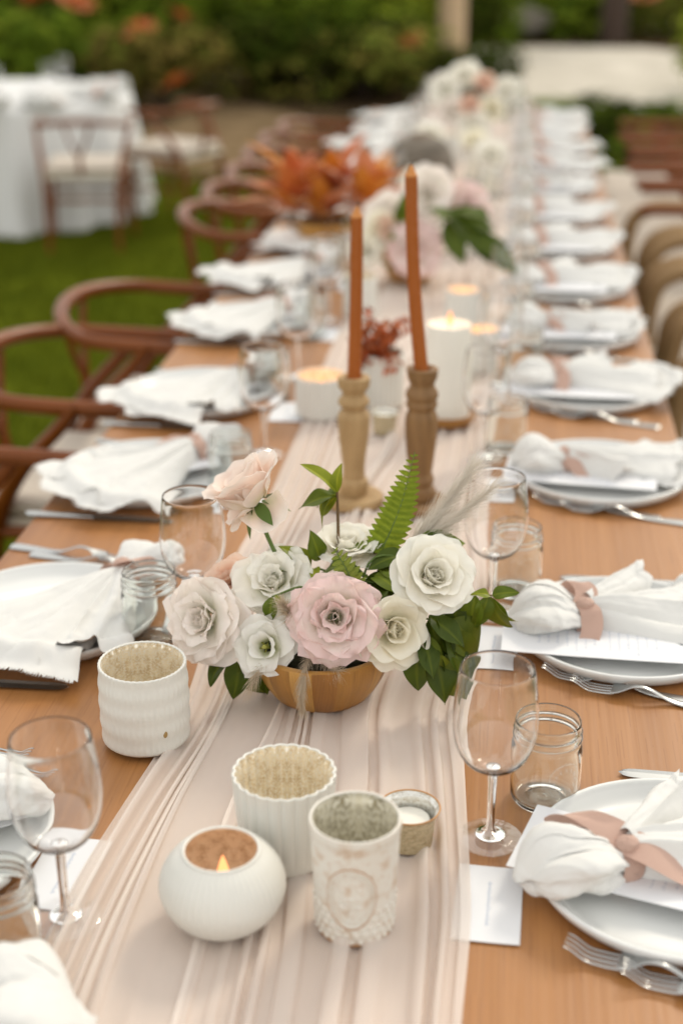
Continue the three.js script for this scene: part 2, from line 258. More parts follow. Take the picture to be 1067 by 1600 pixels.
{ // orange blooms standing above the shrubs
  const petal = surf(3, 4, (u, v) => { const w = Math.sin(Math.PI * (0.1 + 0.8 * v)) * 0.5; return [(u - 0.5) * w, v * 0.25 + 0.05 * Math.sin(u * 3.1), v * 1.0]; });
  const head = merge(Array.from({ length: 9 }, (_, i) => petal.clone().rotateY(i * 0.698)).concat(Array.from({ length: 7 }, (_, i) => petal.clone().scale(0.7, 0.8, 0.7).rotateX(-0.6).rotateY(i * 0.898))));
  const om = phy([0.62, 0.17, 0.025], 0.7, { transmission: 0.25, thickness: 0 }), rm = phy([0.50, 0.055, 0.012], 0.7, { transmission: 0.25, thickness: 0 });
  const spots = [[-4.72, 0.86, -14.3, 0.13, 0, 'largest bloom of the orange cluster'], [-4.50, 0.93, -14.6, 0.11, 1, 'red-orange bloom at the top of the cluster'], [-4.36, 0.84, -14.4, 0.12, 0, 'bloom at the right end of the orange cluster'], [-5.15, 0.69, -14.0, 0.09, 0, 'lone bloom just above the round white table'], [-3.62, 0.60, -14.0, 0.11, 0, 'lone bloom low beside the grey trunk'], [-2.95, 0.28, -12.6, 0.09, 0, 'small bloom low beside the dirt path'], [-2.1, 0.55, -14.6, 0.10, 0, 'lone bloom in front of the dark hollow'], [1.75, 0.63, -22.0, 0.16, 0, 'lone bloom across the gravel near the dark trunk'], [-1.0, 0.55, -13.6, 0.08, 0, 'small bloom left of the tan tree trunk'], [-4.95, 0.98, -14.9, 0.10, 1, 'red-orange bloom at the left of the cluster'], [-4.15, 1.0, -15.0, 0.09, 0, 'small upper bloom right of the cluster'], [-3.3, 0.72, -14.3, 0.09, 0, 'bloom between the grey trunk and the boulders'], [-5.6, 0.82, -14.0, 0.08, 1, 'red-orange bloom beside the red shrub']];
  for (const [x, y, z, r, k, w] of spots) {
    const t = thing('orange_flower', `orange ${w}`, 'flower', [x, 0, z], x * 7, 'orange garden blooms'); t.userData.label = `orange garden ${w}`;
    const h = part('bloom', head, k ? rm : om, t); h.scale.setScalar(r * 1.75); h.position.y = y; h.rotation.x = 0.5; part('stem', bar([[0, 0, 0], [0.02, y * 0.5, 0.01], [0, y, 0]], [0.008, 0.006], 5), M.stem, t);
  }
}
function tree(label, x, z, r, mat, seed, lean = 0) {
  const t = thing('garden_tree', label, 'tree', [x, 0, z], seed);
  const g = bar([[0, -0.05, 0], [lean * 0.3, 1.2, 0.02], [lean * 0.6, 4.0, -0.03], [lean, 7.4, 0.05]], [r * 1.25, r, r * 0.95, r * 0.85, r * 0.6], 14, 30); part('trunk', g, mat, t);
  for (const [a, e] of [[0.4, 1], [2.3, 1.3], [4.2, 0.9], [5.4, 1.2]]) part('limb', bar([[lean * 0.85, 6.4, 0], [lean + Math.cos(a) * 0.7, 7.3, Math.sin(a) * 0.7], [lean + Math.cos(a) * 1.3 * e, 8.2, Math.sin(a) * 1.3 * e]], [r * 0.5, r * 0.15], 6), mat, t);
  const q = rng(seed * 31 + 7), bl = []; for (let i = 0; i < 12; i++) bl.push([lean + (q() - 0.5) * 3, 7.8 + q() * 1.6, (q() - 0.5) * 3, 0.5 + q() * 0.35]);
  part('crown', leafCloud(bl, 2600, 0.17, G.green, seed + 70), foliageMat, t); return t;
}
tree('tan tree trunk rising behind the far end of the long table', -0.74, -15.8, 0.125, barkMat, 1);
tree('dark brown tree trunk beyond the gravel path', 1.28, -21.4, 0.16, darkBark, 2, 0.1);
tree('grey tree trunk among shrubs behind the orange blooms', -4.35, -16.9, 0.13, std([0.24, 0.22, 0.18], 0.95, { bumpMap: soft, bumpScale: 0.02 }), 3, -0.2);
{ // boulder, a dry stalk beside it, and flat stones by the path
  const g = new THREE.IcosahedronGeometry(1, 4), p = g.attributes.position; for (let i = 0; i < p.count; i++) { const x = p.getX(i), y = p.getY(i), z = p.getZ(i), k = 1 + 0.25 * N3(x * 1.4, y * 1.4, z * 1.4) + 0.08 * N3(x * 4, y * 4, z * 4); p.setXYZ(i, x * k, y * k * 0.7, z * k); } g.computeVertexNormals();
  const stone = std([0.19, 0.17, 0.135], 0.95, { bumpMap: soft, bumpScale: 0.02 });
  const put = (label, x, y, z, s, ry) => { const m = single('boulder', g, stone, label, 'boulder', [x, y, z], ry); m.scale.set(s * 1.25, s, s); };
  put('pale rounded boulder at the foot of the dry tan stalk', -3.15, 0.40, -15.2, 0.20, 0.4); put('grey boulder lying under the pale one', -3.1, 0.10, -14.9, 0.26, 1.3);
  put('pale stone across the gravel right of the tan trunk', 0.05, 0.3, -21.6, 0.3, 1); put('small pale stone left of the tan tree trunk', -1.45, 0.55, -15.2, 0.16, 2);
  const st = thing('dry_stalk', 'dry tan palm stalk rising behind the pale boulder', 'dry stalk', [-3.05, 0, -15.6]);
  part('stem', bar([[0, 0, 0], [0.02, 0.6, 0], [0.12, 1.5, 0.02]], [0.05, 0.03], 7), std([0.40, 0.30, 0.18], 0.9), st);
  for (let i = 0; i < 6; i++) part('leaf', strip([[0.02 + i * 0.012, 0.55 + i * 0.13, 0], [0.2 * (i % 2 ? 1 : -1), 0.75 + i * 0.13, 0.1], [0.34 * (i % 2 ? 1 : -1), 0.55 + i * 0.12, 0.16]], 0.09, [0, 0.4, 1], 2, 8), std([0.42, 0.33, 0.20], 0.9), st);
}
// ---------------------------------------------------------------- long table
const TY = 0.76, CX = -0.195, HW = 0.495, ZN = -0.15, ZF = -6.95;
{
  const t = thing('banquet_table', 'long honey brown wooden banquet table set for a dinner', 'table', [CX, 0, (ZN + ZF) / 2]), L = ZN - ZF;
  const top = new RoundedBoxGeometry(2 * HW, 0.035, L, 3, 0.006); const p = top.attributes.position, uv = top.attributes.uv, n = top.attributes.normal;
  for (let i = 0; i < p.count; i++) uv.setXY(i, p.getX(i) + 0.5, p.getZ(i) / 2.0 + (Math.abs(n.getX(i)) > 0.5 ? p.getY(i) * 4 : 0));
  top.translate(0, TY - 0.0175, 0); part('tabletop', top, M.table, t);
  for (const s of [-1, 1]) part('apron', new THREE.BoxGeometry(0.022, 0.09, L - 0.3).translate(s * (HW - 0.07), TY - 0.081, 0), M.tableEdge, t);
  for (const s of [-1, 1]) part('apron', new THREE.BoxGeometry(2 * HW - 0.17, 0.09, 0.022).translate(0, TY - 0.081, s * (L / 2 - 0.16)), M.tableEdge, t);
  for (const s of [-1, 1]) for (const k of [-1, -0.34, 0.34, 1]) part('leg', new RoundedBoxGeometry(0.06, TY - 0.036, 0.06, 2, 0.006).translate(s * (HW - 0.105), (TY - 0.036) / 2, k * (L / 2 - 0.26)), M.tableEdge, t);
}
{ // gauze runner in loose flat pleats that gather under the flower bowl
  const nu = 460, nv = 170, z0 = ZN - 0.25, z1 = ZF + 0.15, pos = [], uv = [], ix = [];
  const f = 15, mid = -0.188;
  for (let j = 0; j <= nv; j++) {
    const v = j / nv, z = lerp(z0, z1, Math.pow(v, 1.25)), near = Math.exp(-Math.pow((z + 1.40) / 0.16, 2));
    const xs = [0], ys = []; let x = 0;
    for (let i = 0; i <= nu; i++) {
      const u = i / nu, th = Math.PI * 2 * (f * u + 2.6 * N3(u * 3.6, z * 0.20, 1) + 0.55 * N3(u * 10, z * 0.8, 7) + 0.12 * N3(u * 20, z * 3, 13));
      const A = clamp(1.70 + 1.3 * N3(u * 8, z * 0.5, 3) + 0.25 * near, 0.5, 2.25);
      if (i) { x += Math.cos(A * Math.sin(th)); xs.push(x); }
      const hgt = (0.0032 + 0.0105 * clamp(0.45 + 0.9 * N3(u * 7, z * 0.7, 11), 0.05, 1)) * clamp(A / 1.4, 0.2, 1.2) * (1 - 0.35 * near);
      ys.push(hgt * (0.5 - 0.5 * Math.cos(th)));
    }
    const half = 0.172 + 0.008 * N3(z * 2, 3) - 0.012 * near, xr = mid + half + 0.006 * N3(z * 5, 9), xl = mid - half + 0.006 * N3(z * 4, 19) - 0.012 * sstep(-1.3, -0.9, z);
    for (let i = 0; i <= nu; i++) {
      const u = i / nu, e = Math.min(u, 1 - u); let px = lerp(xl, xr, xs[i] / x); const c = (px - mid) / half;
      px = mid + half * (c - 0.10 * near * c * (1 - c * c));
      pos.push(px, TY + 0.0016 + ys[i] * sstep(0, 0.02, e) + 0.0011 * (0.5 + 0.5 * N3(px * 90, z * 14)) + 0.0008 * (0.5 + 0.5 * N3(px * 40, z * 30, 5)), z); uv.push(u * 1.2, (z0 - z));
    }
  }
  for (let j = 0; j < nv; j++) for (let i = 0; i < nu; i++) { const a = j * (nu + 1) + i, b = a + 1, d = a + nu + 1, e = d + 1; ix.push(a, b, d, b, e, d); }
  const g = new THREE.BufferGeometry(); g.setAttribute('position', new THREE.Float32BufferAttribute(pos, 3)); g.setAttribute('uv', new THREE.Float32BufferAttribute(uv, 2)); g.setIndex(ix); g.computeVertexNormals();
  single('table_runner', g, M.runner, 'sheer blush gauze runner pleated down the middle of the long table', 'table runner');
}

// ---------------------------------------------------------------- place settings
const ORD = ['', 'first', 'second', 'third', 'fourth', 'fifth', 'sixth', 'seventh', 'eighth', 'ninth', 'tenth', 'eleventh', 'twelfth', 'thirteenth', 'fourteenth'];
const placeName = (side, k) => `at the ${k === 0 ? 'nearest' : ORD[k]} ${side > 0 ? 'right' : 'lawn'} side place`;
// plate: flat coupe plate with a low thick rim
const plateGeo = lathe(smoothProfile([[0.0001, 0.006], [0.09, 0.006], [0.118, 0.0075], [0.129, 0.0155], [0.134, 0.0205], [0.1375, 0.0205], [0.138, 0.0165], [0.131, 0.007], [0.118, 0.0005], [0.08, 0], [0.0001, 0]], 60), 72);
// cards
function cardTex(lines, crest) {
  const c = document.createElement('canvas'); c.width = 256; c.height = 512; const x = c.getContext('2d'); x.fillStyle = '#e6e7ea'; x.fillRect(0, 0, 256, 512); const r = rng(crest ? 8 : 9);
  x.fillStyle = '#d0d4dc';
  if (lines) { for (let j = 0; j < 13; j++) { const hw = 40 + r() * 60; let a = 128 - hw; while (a < 128 + hw) { const w = 4 + r() * 13; x.fillRect(a, 110 + j * 24 + (j > 5 ? 14 : 0), w, 4 + r() * 4); a += w + 4; } } }
  else { x.fillStyle = '#8fa0ba'; let a = 110; while (a < 400) { const w = 4 + r() * 9; x.fillRect(118 + r() * 6, a, 10 + r() * 10, 2.5); x.fillRect(124 + r() * 3, a, 3, w); a += w + 4 + (r() < 0.15 ? 14 : 0); } }
  if (crest) { x.fillStyle = '#4d5a62'; for (let i = 0; i < 14; i++) { x.save(); x.translate(128 + (r() - 0.5) * 34, 46 + (r() - 0.5) * 22); x.rotate(r() * 3); x.fillRect(-10, -2.5, 20, 5); x.restore(); } }
  const t = new THREE.CanvasTexture(c); t.colorSpace = THREE.SRGBColorSpace; return t;
}
function cardGeo(w, l, th, bow) { const g = new THREE.BoxGeometry(w, th, l, 6, 1, 12), p = g.attributes.position; for (let i = 0; i < p.count; i++) { const s = p.getX(i) / w * 2, q = p.getZ(i) / l * 2; p.setY(i, p.getY(i) + bow * (s * s * 0.5 + q * q)); } g.computeVertexNormals(); return g; }
const menuGeo = cardGeo(0.105, 0.235, 0.0008, 0.0012), nameGeo = cardGeo(0.060, 0.108, 0.0006, 0.0008);
const menuMat = std([1, 1, 1], 0.8, { map: cardTex(true, true) }), nameMat = std([1, 1, 1], 0.8, { map: cardTex(false, false) });
// fork and knife, lying along +x with the tips at -x
function forkParts() {
  const L = 0.195, prof = (x) => { // half width
    const s = x / L; return s < 0.30 ? 0.0118 * sstep(0.16, 0.245, s) * (1 - sstep(0.27, 0.40, s) * 0.8) + 0.0001 : lerp(0.0036, 0.0105, Math.pow(sstep(0.40, 1.0, s), 1.3)); };
  const bend = x => { const s = x / L; return 0.002 + 0.013 * Math.exp(-Math.pow((s - 0.42) / 0.13, 2)) + 0.009 * sstep(0.12, 0.0, s) + 0.0025 * sstep(0.5, 0, s) - 0.001 * s; };
  const hw = x => { const s = x / L; if (s < 0.36) return lerp(0.0118, 0.0034, sstep(0.27, 0.37, s)); return lerp(0.0032, 0.0105, Math.pow(sstep(0.36, 0.98, s), 1.2)) * (s > 0.985 ? 0.8 : 1); };
  const handle = tubeSurf(12, 46, (u, v) => { const x = lerp(0.24 * L, L, v), a = u * Math.PI * 2, w = hw(x) * (v > 0.98 ? Math.sqrt(Math.max(0.02, (1 - v) / 0.02)) : 1); return [x, bend(x) + Math.sin(a) * 0.0013 + (v < 0.3 ? 0.002 * Math.pow(Math.cos(a), 2) * (1 - v / 0.3) : 0), Math.cos(a) * w]; });
  const tines = [0, 1, 2, 3].map(k => { const z0 = (k - 1.5) * 0.0062; return tubeSurf(8, 14, (u, v) => { const x = lerp(0.262 * L, 0, v), a = u * Math.PI * 2, w = 0.0017 * (1 - 0.5 * v * v); return [x, bend(x) + Math.sin(a) * 0.0011 * (1 - 0.5 * v), z0 * (1 - 0.03 * v) + Math.cos(a) * w]; }); });
  return { handle, tines };
}
const FK = forkParts();
function makeFork(label, pos, turn, group) { const t = thing('table_fork', label, 'fork', pos, turn, group); part('handle', FK.handle, M.steel, t); FK.tines.forEach(g => part('tine', g, M.steel, t)); return t; }
const knifeBlade = surf(8, 24, (u, v) => { const x = v * 0.115, w = 0.0095 * (1 - Math.pow(1 - clamp(v / 0.16), 2) < 0 ? 0 : Math.sqrt(1 - Math.pow(1 - clamp(v / 0.16), 2))); return [x, 0.0025 + 0.0011 * (1 - Math.abs(u * 2 - 1)), (u - 0.5) * 2 * w * (0.85 + 0.15 * v)]; });
const knifeHandle = tubeSurf(12, 24, (u, v) => { const x = 0.113 + v * 0.105, a = u * Math.PI * 2, w = lerp(0.0055, 0.0088, v) * (v > 0.95 ? Math.sqrt(Math.max(0.02, (1 - v) / 0.05)) : 1); return [x, 0.0035 + Math.sin(a) * 0.0028, Math.cos(a) * w]; });
function makeKnife(label, pos, turn, group) { const t = thing('table_knife', label, 'knife', pos, turn, group); part('blade', knifeBlade, M.steel, t); part('handle', knifeHandle, M.steel, t); return t; }

// napkin: gathered linen with a puffed head at -x, a waist at 0 and a fan along +x; frame: plate face at y = 0, plate centre at (pcx, pcz)
function napkinFan(seed, L, spread, lift, rot, pcx, pcz, tailEnd = 1, amp = 1, fray = true, lie = 0) {
  const r = rng(seed), ph = [r() * 6, r() * 6, r() * 6, r() * 6], k1 = 2.2 + r() * 0.8, k2 = 4.6 + r() * 1.2, c0 = Math.cos(rot), s0 = Math.sin(rot);
  const at = (t, s) => {
    const edge = 1 + 0.12 * N3(t * 2.3, seed) + 0.025 * N3(t * 5, seed, 4) + 0.006 * N3(t * 40, seed, 8);
    const rho = s * L * edge * (1 - 0.10 * t * t * tailEnd), th = t * spread * (0.75 + 0.25 * s) + 0.10 * N3(s * 2, t * 1.5, seed);
    let x = 0.004 + rho * Math.cos(th) + 0.004 * s * N3(t * 6, s * 4, seed), z = 0.016 * t * (1 - s) + rho * Math.sin(th);
    const round = Math.sqrt(Math.max(0, 1 - t * t));
    const f1 = 0.5 + 0.5 * Math.cos(Math.PI * k1 * t + ph[0] + 0.9 * s + 1.2 * N3(s * 1.5, t * 2, seed + 2)), f2 = 0.5 + 0.5 * Math.cos(Math.PI * k2 * t + ph[1] - 1.3 * s + 1.6 * N3(s * 2, t * 3, seed + 5));
    const A = amp * (0.020 * Math.pow(s, 0.55) * (1 - 0.45 * s - 0.38 * s * s * s)), fold = 0.75 * Math.pow(f1, 1.5) + 0.38 * Math.pow(f2, 1.4) * (0.5 + N3(t * 2, s, seed + 8));
    let y = lerp(0.006 + 0.030 * round, 0.003 + (0.010 + lift) * round, sstep(0, 0.55, s)) + A * fold * Math.pow(round, 0.6) + 0.0010 * N3(x * 90, z * 90, seed) + 0.0055 * s * (0.45 - Math.abs(N3(x * 26 + seed, z * 26, seed + 3))) * round + 0.003 * s * (0.4 - Math.abs(N3(x * 48, z * 48 + seed, 7))) * round + lift * 0.6 * (1 - t * t) * (1 - s * 0.5);
    y += 0.0025 * sstep(0.8, 1, s) * N3(t * 4, seed, 3) + 0.002 * (s > 0.9 ? 1 : 0);
    y = lerp(y, 0.0035 + lift * 0.5 + 0.35 * y, lie * sstep(0.45, 1, s)) + lie * s * (0.0075 * (0.32 - Math.abs(N3(x * 17 + seed, z * 17, seed + 3))) + 0.004 * (0.35 - Math.abs(N3(x * 38, z * 38 + seed, 7))) + 0.003 * Math.pow(f1, 2)) * Math.min(1, round * 1.6);
    const X = x * c0 - z * s0, Z = x * s0 + z * c0, dist = Math.hypot(X - pcx, Z - pcz);
    y += 0.012 * sstep(0.118, 0.136, dist) * (1 - sstep(0.14, 0.165, dist)) * 0.9;
    y -= 0.0045 * sstep(0.14, 0.175, dist);
    return [X, Math.max(y, dist > 0.175 ? -0.0042 : 0.0012), Z];
  };
  const g = surf(72, 44, (u, v) => at(u * 2 - 1, v), null, [0.2, 0.2]);
  if (!fray) return [g];
  const p = [], ix = []; // loose threads along the hem
  for (let i = 0; i < 260; i++) { const t = (i / 260) * 1.94 - 0.97 + (r() - 0.5) * 0.01, a = at(t, 1), b = at(t, 0.96), d = [a[0] - b[0], 0, a[2] - b[2]], l = Math.hypot(d[0], d[2]) || 1, len = 0.003 + r() * 0.005, wx = -d[2] / l * 0.0011, wz = d[0] / l * 0.0011, sk = (r() - 0.5) * 0.004, o = p.length / 3; p.push(a[0] - wx, a[1], a[2] - wz, a[0] + wx, a[1], a[2] + wz, a[0] + d[0] / l * len + sk, a[1] - 0.001, a[2] + d[2] / l * len + sk); ix.push(o, o + 1, o + 2); }
  const fr = new THREE.BufferGeometry(); fr.setAttribute('position', new THREE.Float32BufferAttribute(p, 3)); fr.setAttribute('uv', new THREE.Float32BufferAttribute(new Array(p.length / 3 * 2).fill(0), 2)); fr.setIndex(ix); fr.computeVertexNormals();
  return [g, fr];
}
function napkinHead(seed, L = 0.088, R = 0.041) {
  const r = rng(seed), a1 = r() * 6, a2 = r() * 6;
  const shape = (u, v, off, cut) => {
    const a = clamp(v), th = u * Math.PI * 2, prof = a > 0.5 ? Math.sqrt(Math.max(0, 1 - Math.pow((a - 0.5) / 0.5, 2.3))) : lerp(0.50, 1, Math.sin(Math.PI * a));
    let k = 1 + 0.13 * Math.cos(3 * th + a1 + 2.4 * a) + 0.09 * Math.cos(5 * th + a2 - 3 * a) - 0.16 * Math.pow(0.5 + 0.5 * Math.cos(th - 1.9 + 1.1 * a), 10) - 0.14 * Math.pow(0.5 + 0.5 * Math.cos(th - 0.6 - 0.9 * a), 12) + 0.16 * N3(Math.cos(th) * 1.4, Math.sin(th) * 1.4, a * 2.6 + seed) + 0.07 * Math.cos(13 * th + 3 * N3(a * 3, seed)) * Math.exp(-a * 3.2) + 0.05 * N3(Math.cos(th) * 4, Math.sin(th) * 4, a * 4 + seed);
    const rr = R * prof * k + off; const cr = 0.0035 * (0.4 - Math.abs(N3(Math.cos(th) * 2.2 + a * 3, Math.sin(th) * 2.2, a * 5 + seed))) + 0.0018 * (0.4 - Math.abs(N3(Math.cos(th) * 5, Math.sin(th) * 5 + a * 6, a * 9 + seed))); return [-a * L * (1 + 0.08 * Math.cos(th + a1)), 0.0035 + R * 0.64 * Math.max(prof, 0.5) + Math.sin(th) * (rr + cr) * 0.66, Math.cos(th) * (rr + cr)];
  };
  const body = tubeSurf(96, 60, (u, v) => shape(u, Math.pow(v, 0.8), 0), null, [0.2, 0.1]);
  const lip = (c, w, a0, a1, sg) => surf(26, 30, (u, v) => { const a = lerp(a0, a1, v) + 0.03 * N3(u * 3, seed), th = c + sg * (u - 0.5) * w * (1 - 0.35 * v) + 0.16 * Math.sin(v * 3 + seed), lift = 0.0036 * Math.pow(1 - u, 0.5) * Math.pow(Math.sin(Math.PI * clamp(0.08 + 0.9 * v)), 0.6) * (u < 0.06 ? 0.55 : 1) - 0.0012 * u; return shape(th / 6.2832, a, lift); }, null, [0.05, 0.1]);
  const l1 = lip(0.55, 1.5, 0.06, 0.97, -1), l2 = lip(2.35, 1.4, 0.06, 0.92, 1), l3 = lip(1.45, 0.7, 0.05, 0.80, 1);
  return [body, l1, l2, l3];
}
const PCX = { near: 0.085 };
function napkinSet(v) { // variants of folded cloth and ribbon
  const P = [[0.085, 0.012], [0.080, -0.01], [0.085, 0.0], [0.085, 0.01], [0.085, -0.02]][v], s = 40 + v * 17;
  const cloth = merge([
    ...napkinFan(s + 1, [0.215, 0.225, 0.20, 0.265, 0.25][v], [0.62, 0.72, 0.58, 0.62, 0.70][v], 0.003, [-0.06, 0.05, -0.02, 0.04, 0.0][v], ...P, 1, v > 2 ? 0.8 : 1, true, v > 2 ? 1 : 0), ...napkinFan(s + 2, [0.185, 0.195, 0.180, 0.245, 0.235][v], [0.48, 0.52, 0.5, 0.52, 0.5][v], v > 2 ? 0.004 : 0.012, [-0.12, 0.12, 0.05, 0.06, -0.06][v], ...P, 1, v > 2 ? 0.8 : 1.1, true, v > 2 ? 1 : 0),
    ...napkinFan(s + 3, [0.13, 0.12, 0.10, 0.19, 0.16][v], [0.16, 0.16, 0.16, 0.3, 0.3][v], v > 2 ? 0.006 : 0.020, [-0.80, -0.62, 0.7, -0.55, 0.6][v], ...P, 0.4, 0.6, false, v > 2 ? 1 : 0), ...napkinHead(s + 4, [0.088, 0.098, 0.080, 0.085, 0.085][v], [0.040, 0.039, 0.041, 0.040, 0.040][v])]);
  const rib = [];
  rib.push(tubeSurf(28, 5, (u, w) => { const a = u * 6.2832, q = 0.0016 * Math.sin(w * 3.14) + 0.001 * N3(u * 6, w * 3, s); return [-0.011 + w * 0.022 + 0.004 * Math.sin(a), 0.0165 + Math.sin(a) * (0.0215 + q), Math.cos(a) * (0.0225 + q)]; }));
  const knot = new THREE.SphereGeometry(0.0105, 18, 12), kp = knot.attributes.position; for (let i = 0; i < kp.count; i++) { const x = kp.getX(i), y = kp.getY(i), z = kp.getZ(i), k = 1 + 0.18 * N3(x * 260, y * 260, z * 260); kp.setXYZ(i, x * k * 1.1, y * k * 0.8, z * k); } knot.computeVertexNormals(); knot.translate(0, 0.037, 0.006); rib.push(knot);
  const up = [0.3, 0, 0.1];
  if (v === 0 || v === 3) { rib.push(strip([[0, 0.038, 0.008], [0.004, 0.034, 0.022], [0.004, 0.018, 0.034], [-0.002, 0.006, 0.046], [-0.008, 0.0042, 0.064]], 0.026, [1, 0.1, 0.15], 5, 22, 0.001, 2)); rib.push(strip([[0, 0.038, 0.004], [0.004, 0.048, -0.012], [-0.004, 0.052, -0.028], [-0.012, 0.040, -0.034], [-0.006, 0.032, -0.020]], 0.028, [[1, 0, 0.1], [1, 0.1, 0.3], [1, 0, 0.2]], 5, 20, 0.001, 3)); }
  if (v === 1) { rib.push(strip([[0.002, 0.039, 0.006], [0.016, 0.036, 0.022], [0.040, 0.020, 0.040], [0.070, 0.008, 0.058], [0.105, 0.0068, 0.078], [0.145, 0.008, 0.095]], 0.031, [[0.8, 0.35, -0.55], [0.65, 0.1, -0.75], [0.5, 0, -0.85]], 5, 30, 0.001, 4)); rib.push(strip([[0, 0.039, 0], [-0.012, 0.048, -0.014], [-0.030, 0.052, -0.032], [-0.036, 0.040, -0.050], [-0.022, 0.018, -0.062], [-0.004, 0.006, -0.070]], 0.032, [[0.8, 0.2, -0.5], [0.9, 0.1, 0.4], [0.95, 0, 0.3]], 5, 26, 0.002, 5)); }
  if (v === 2 || v === 4) { rib.push(strip([[0, 0.039, 0.004], [0.014, 0.036, 0.020], [0.045, 0.026, 0.030], [0.085, 0.018, 0.038], [0.125, 0.014, 0.036]], 0.026, [[0.6, 0.2, 0.7], [0.1, 0.3, 0.9], [0.1, 0.2, 0.95]], 5, 24, 0.002, 6)); rib.push(strip([[0, 0.038, 0.006], [0.006, 0.028, 0.026], [0.020, 0.008, 0.044], [0.040, 0.005, 0.060]], 0.024, [1, 0, 0.3], 5, 18, 0.001, 7)); }
  return [cloth, merge(rib)];
}
const NAP = [0, 1, 2, 3, 4].map(napkinSet);
function makeNapkin(v, label, pos, turn, group) { const t = thing('linen_napkin', label, 'napkin', pos, turn, group); part('cloth', NAP[v][0], M.napkin, t); part('ribbon', NAP[v][1], M.ribbon, t); return t; }

// wine glass and jar, walls with thickness
const glassBowl = lathe(smoothProfile([[0.0330, 0.1870], [0.0355, 0.170], [0.0385, 0.146], [0.0388, 0.128], [0.0355, 0.108], [0.0270, 0.092], [0.0150, 0.0835], [0.0001, 0.0815], [0.0001, 0.0790], [0.0080, 0.0785], [0.0165, 0.0815], [0.0282, 0.0906], [0.0367, 0.1074], [0.0400, 0.128], [0.0397, 0.146], [0.0367, 0.170], [0.0342, 0.1872], [0.0336, 0.1878], [0.0330, 0.1870]], 90), 64);
const glassStem = lathe(smoothProfile([[0.0001, 0.0785], [0.0072, 0.0784], [0.0052, 0.0740], [0.0043, 0.064], [0.0040, 0.04], [0.0043, 0.018], [0.0058, 0.010], [0.0112, 0.0066], [0.0145, 0.0060]], 40).concat([[0.0001, 0.0058]]), 32);
const glassFoot = lathe(smoothProfile([[0.0001, 0.0056], [0.0150, 0.0054], [0.0240, 0.0040], [0.0305, 0.0028], [0.0315, 0.0018], [0.0305, 0.0006], [0.0150, 0.0010], [0.0001, 0.0012]], 36), 56);
function makeGlass(label, pos, group, turn = 0) { const t = thing('wine_glass', label, 'wine glass', pos, turn, group); part('bowl', glassBowl, M.glass, t); part('stem', glassStem, M.glass, t); part('foot', glassFoot, M.thinGlass, t); return t; }
const jarBody = lathe(smoothProfile([[0.0300, 0.0920], [0.0296, 0.082], [0.0296, 0.074], [0.0318, 0.066], [0.0322, 0.05], [0.0322, 0.016], [0.0304, 0.0070], [0.018, 0.0046], [0.0001, 0.0050], [0.0001, 0.0026], [0.015, 0.0022], [0.024, 0.0004], [0.0305, 0.0010], [0.0342, 0.0060], [0.0350, 0.016], [0.0350, 0.05], [0.0346, 0.064], [0.0326, 0.0715], [0.0330, 0.0735], [0.0342, 0.0745], [0.0330, 0.0758], [0.0322, 0.0790], [0.0328, 0.0806], [0.0338, 0.0815], [0.0327, 0.0828], [0.0319, 0.0860], [0.0322, 0.0908], [0.0312, 0.0930], [0.0300, 0.0920]], 130), 64);
const ovalRing = (() => { // raised oval wreath standing proud of the jar wall
  const pts = []; for (let i = 0; i <= 40; i++) { const a = i / 40 * 6.2832, th = Math.cos(a) * 0.50, y = 0.040 + Math.sin(a) * 0.020; pts.push([Math.sin(th) * 0.0352, y, Math.cos(th) * 0.0352]); } return bar(pts, [0.0008], 6, 80); })();
const wreath = merge([ovalRing, ...Array.from({ length: 12 }, (_, i) => { const a = i / 12 * 6.2832, th = Math.cos(a) * 0.34, y = 0.040 + Math.sin(a) * 0.013; return new THREE.SphereGeometry(0.0016, 8, 6).scale(1, 1.4, 0.6).translate(Math.sin(th) * 0.0351, y, Math.cos(th) * 0.0351); })]);
function makeJar(label, pos, group, turn) { const t = thing('mason_jar', label, 'jar', pos, turn, group); part('body', jarBody, M.greenGlass, t); part('embossed_oval', wreath, M.thinGlass, t); return t; }

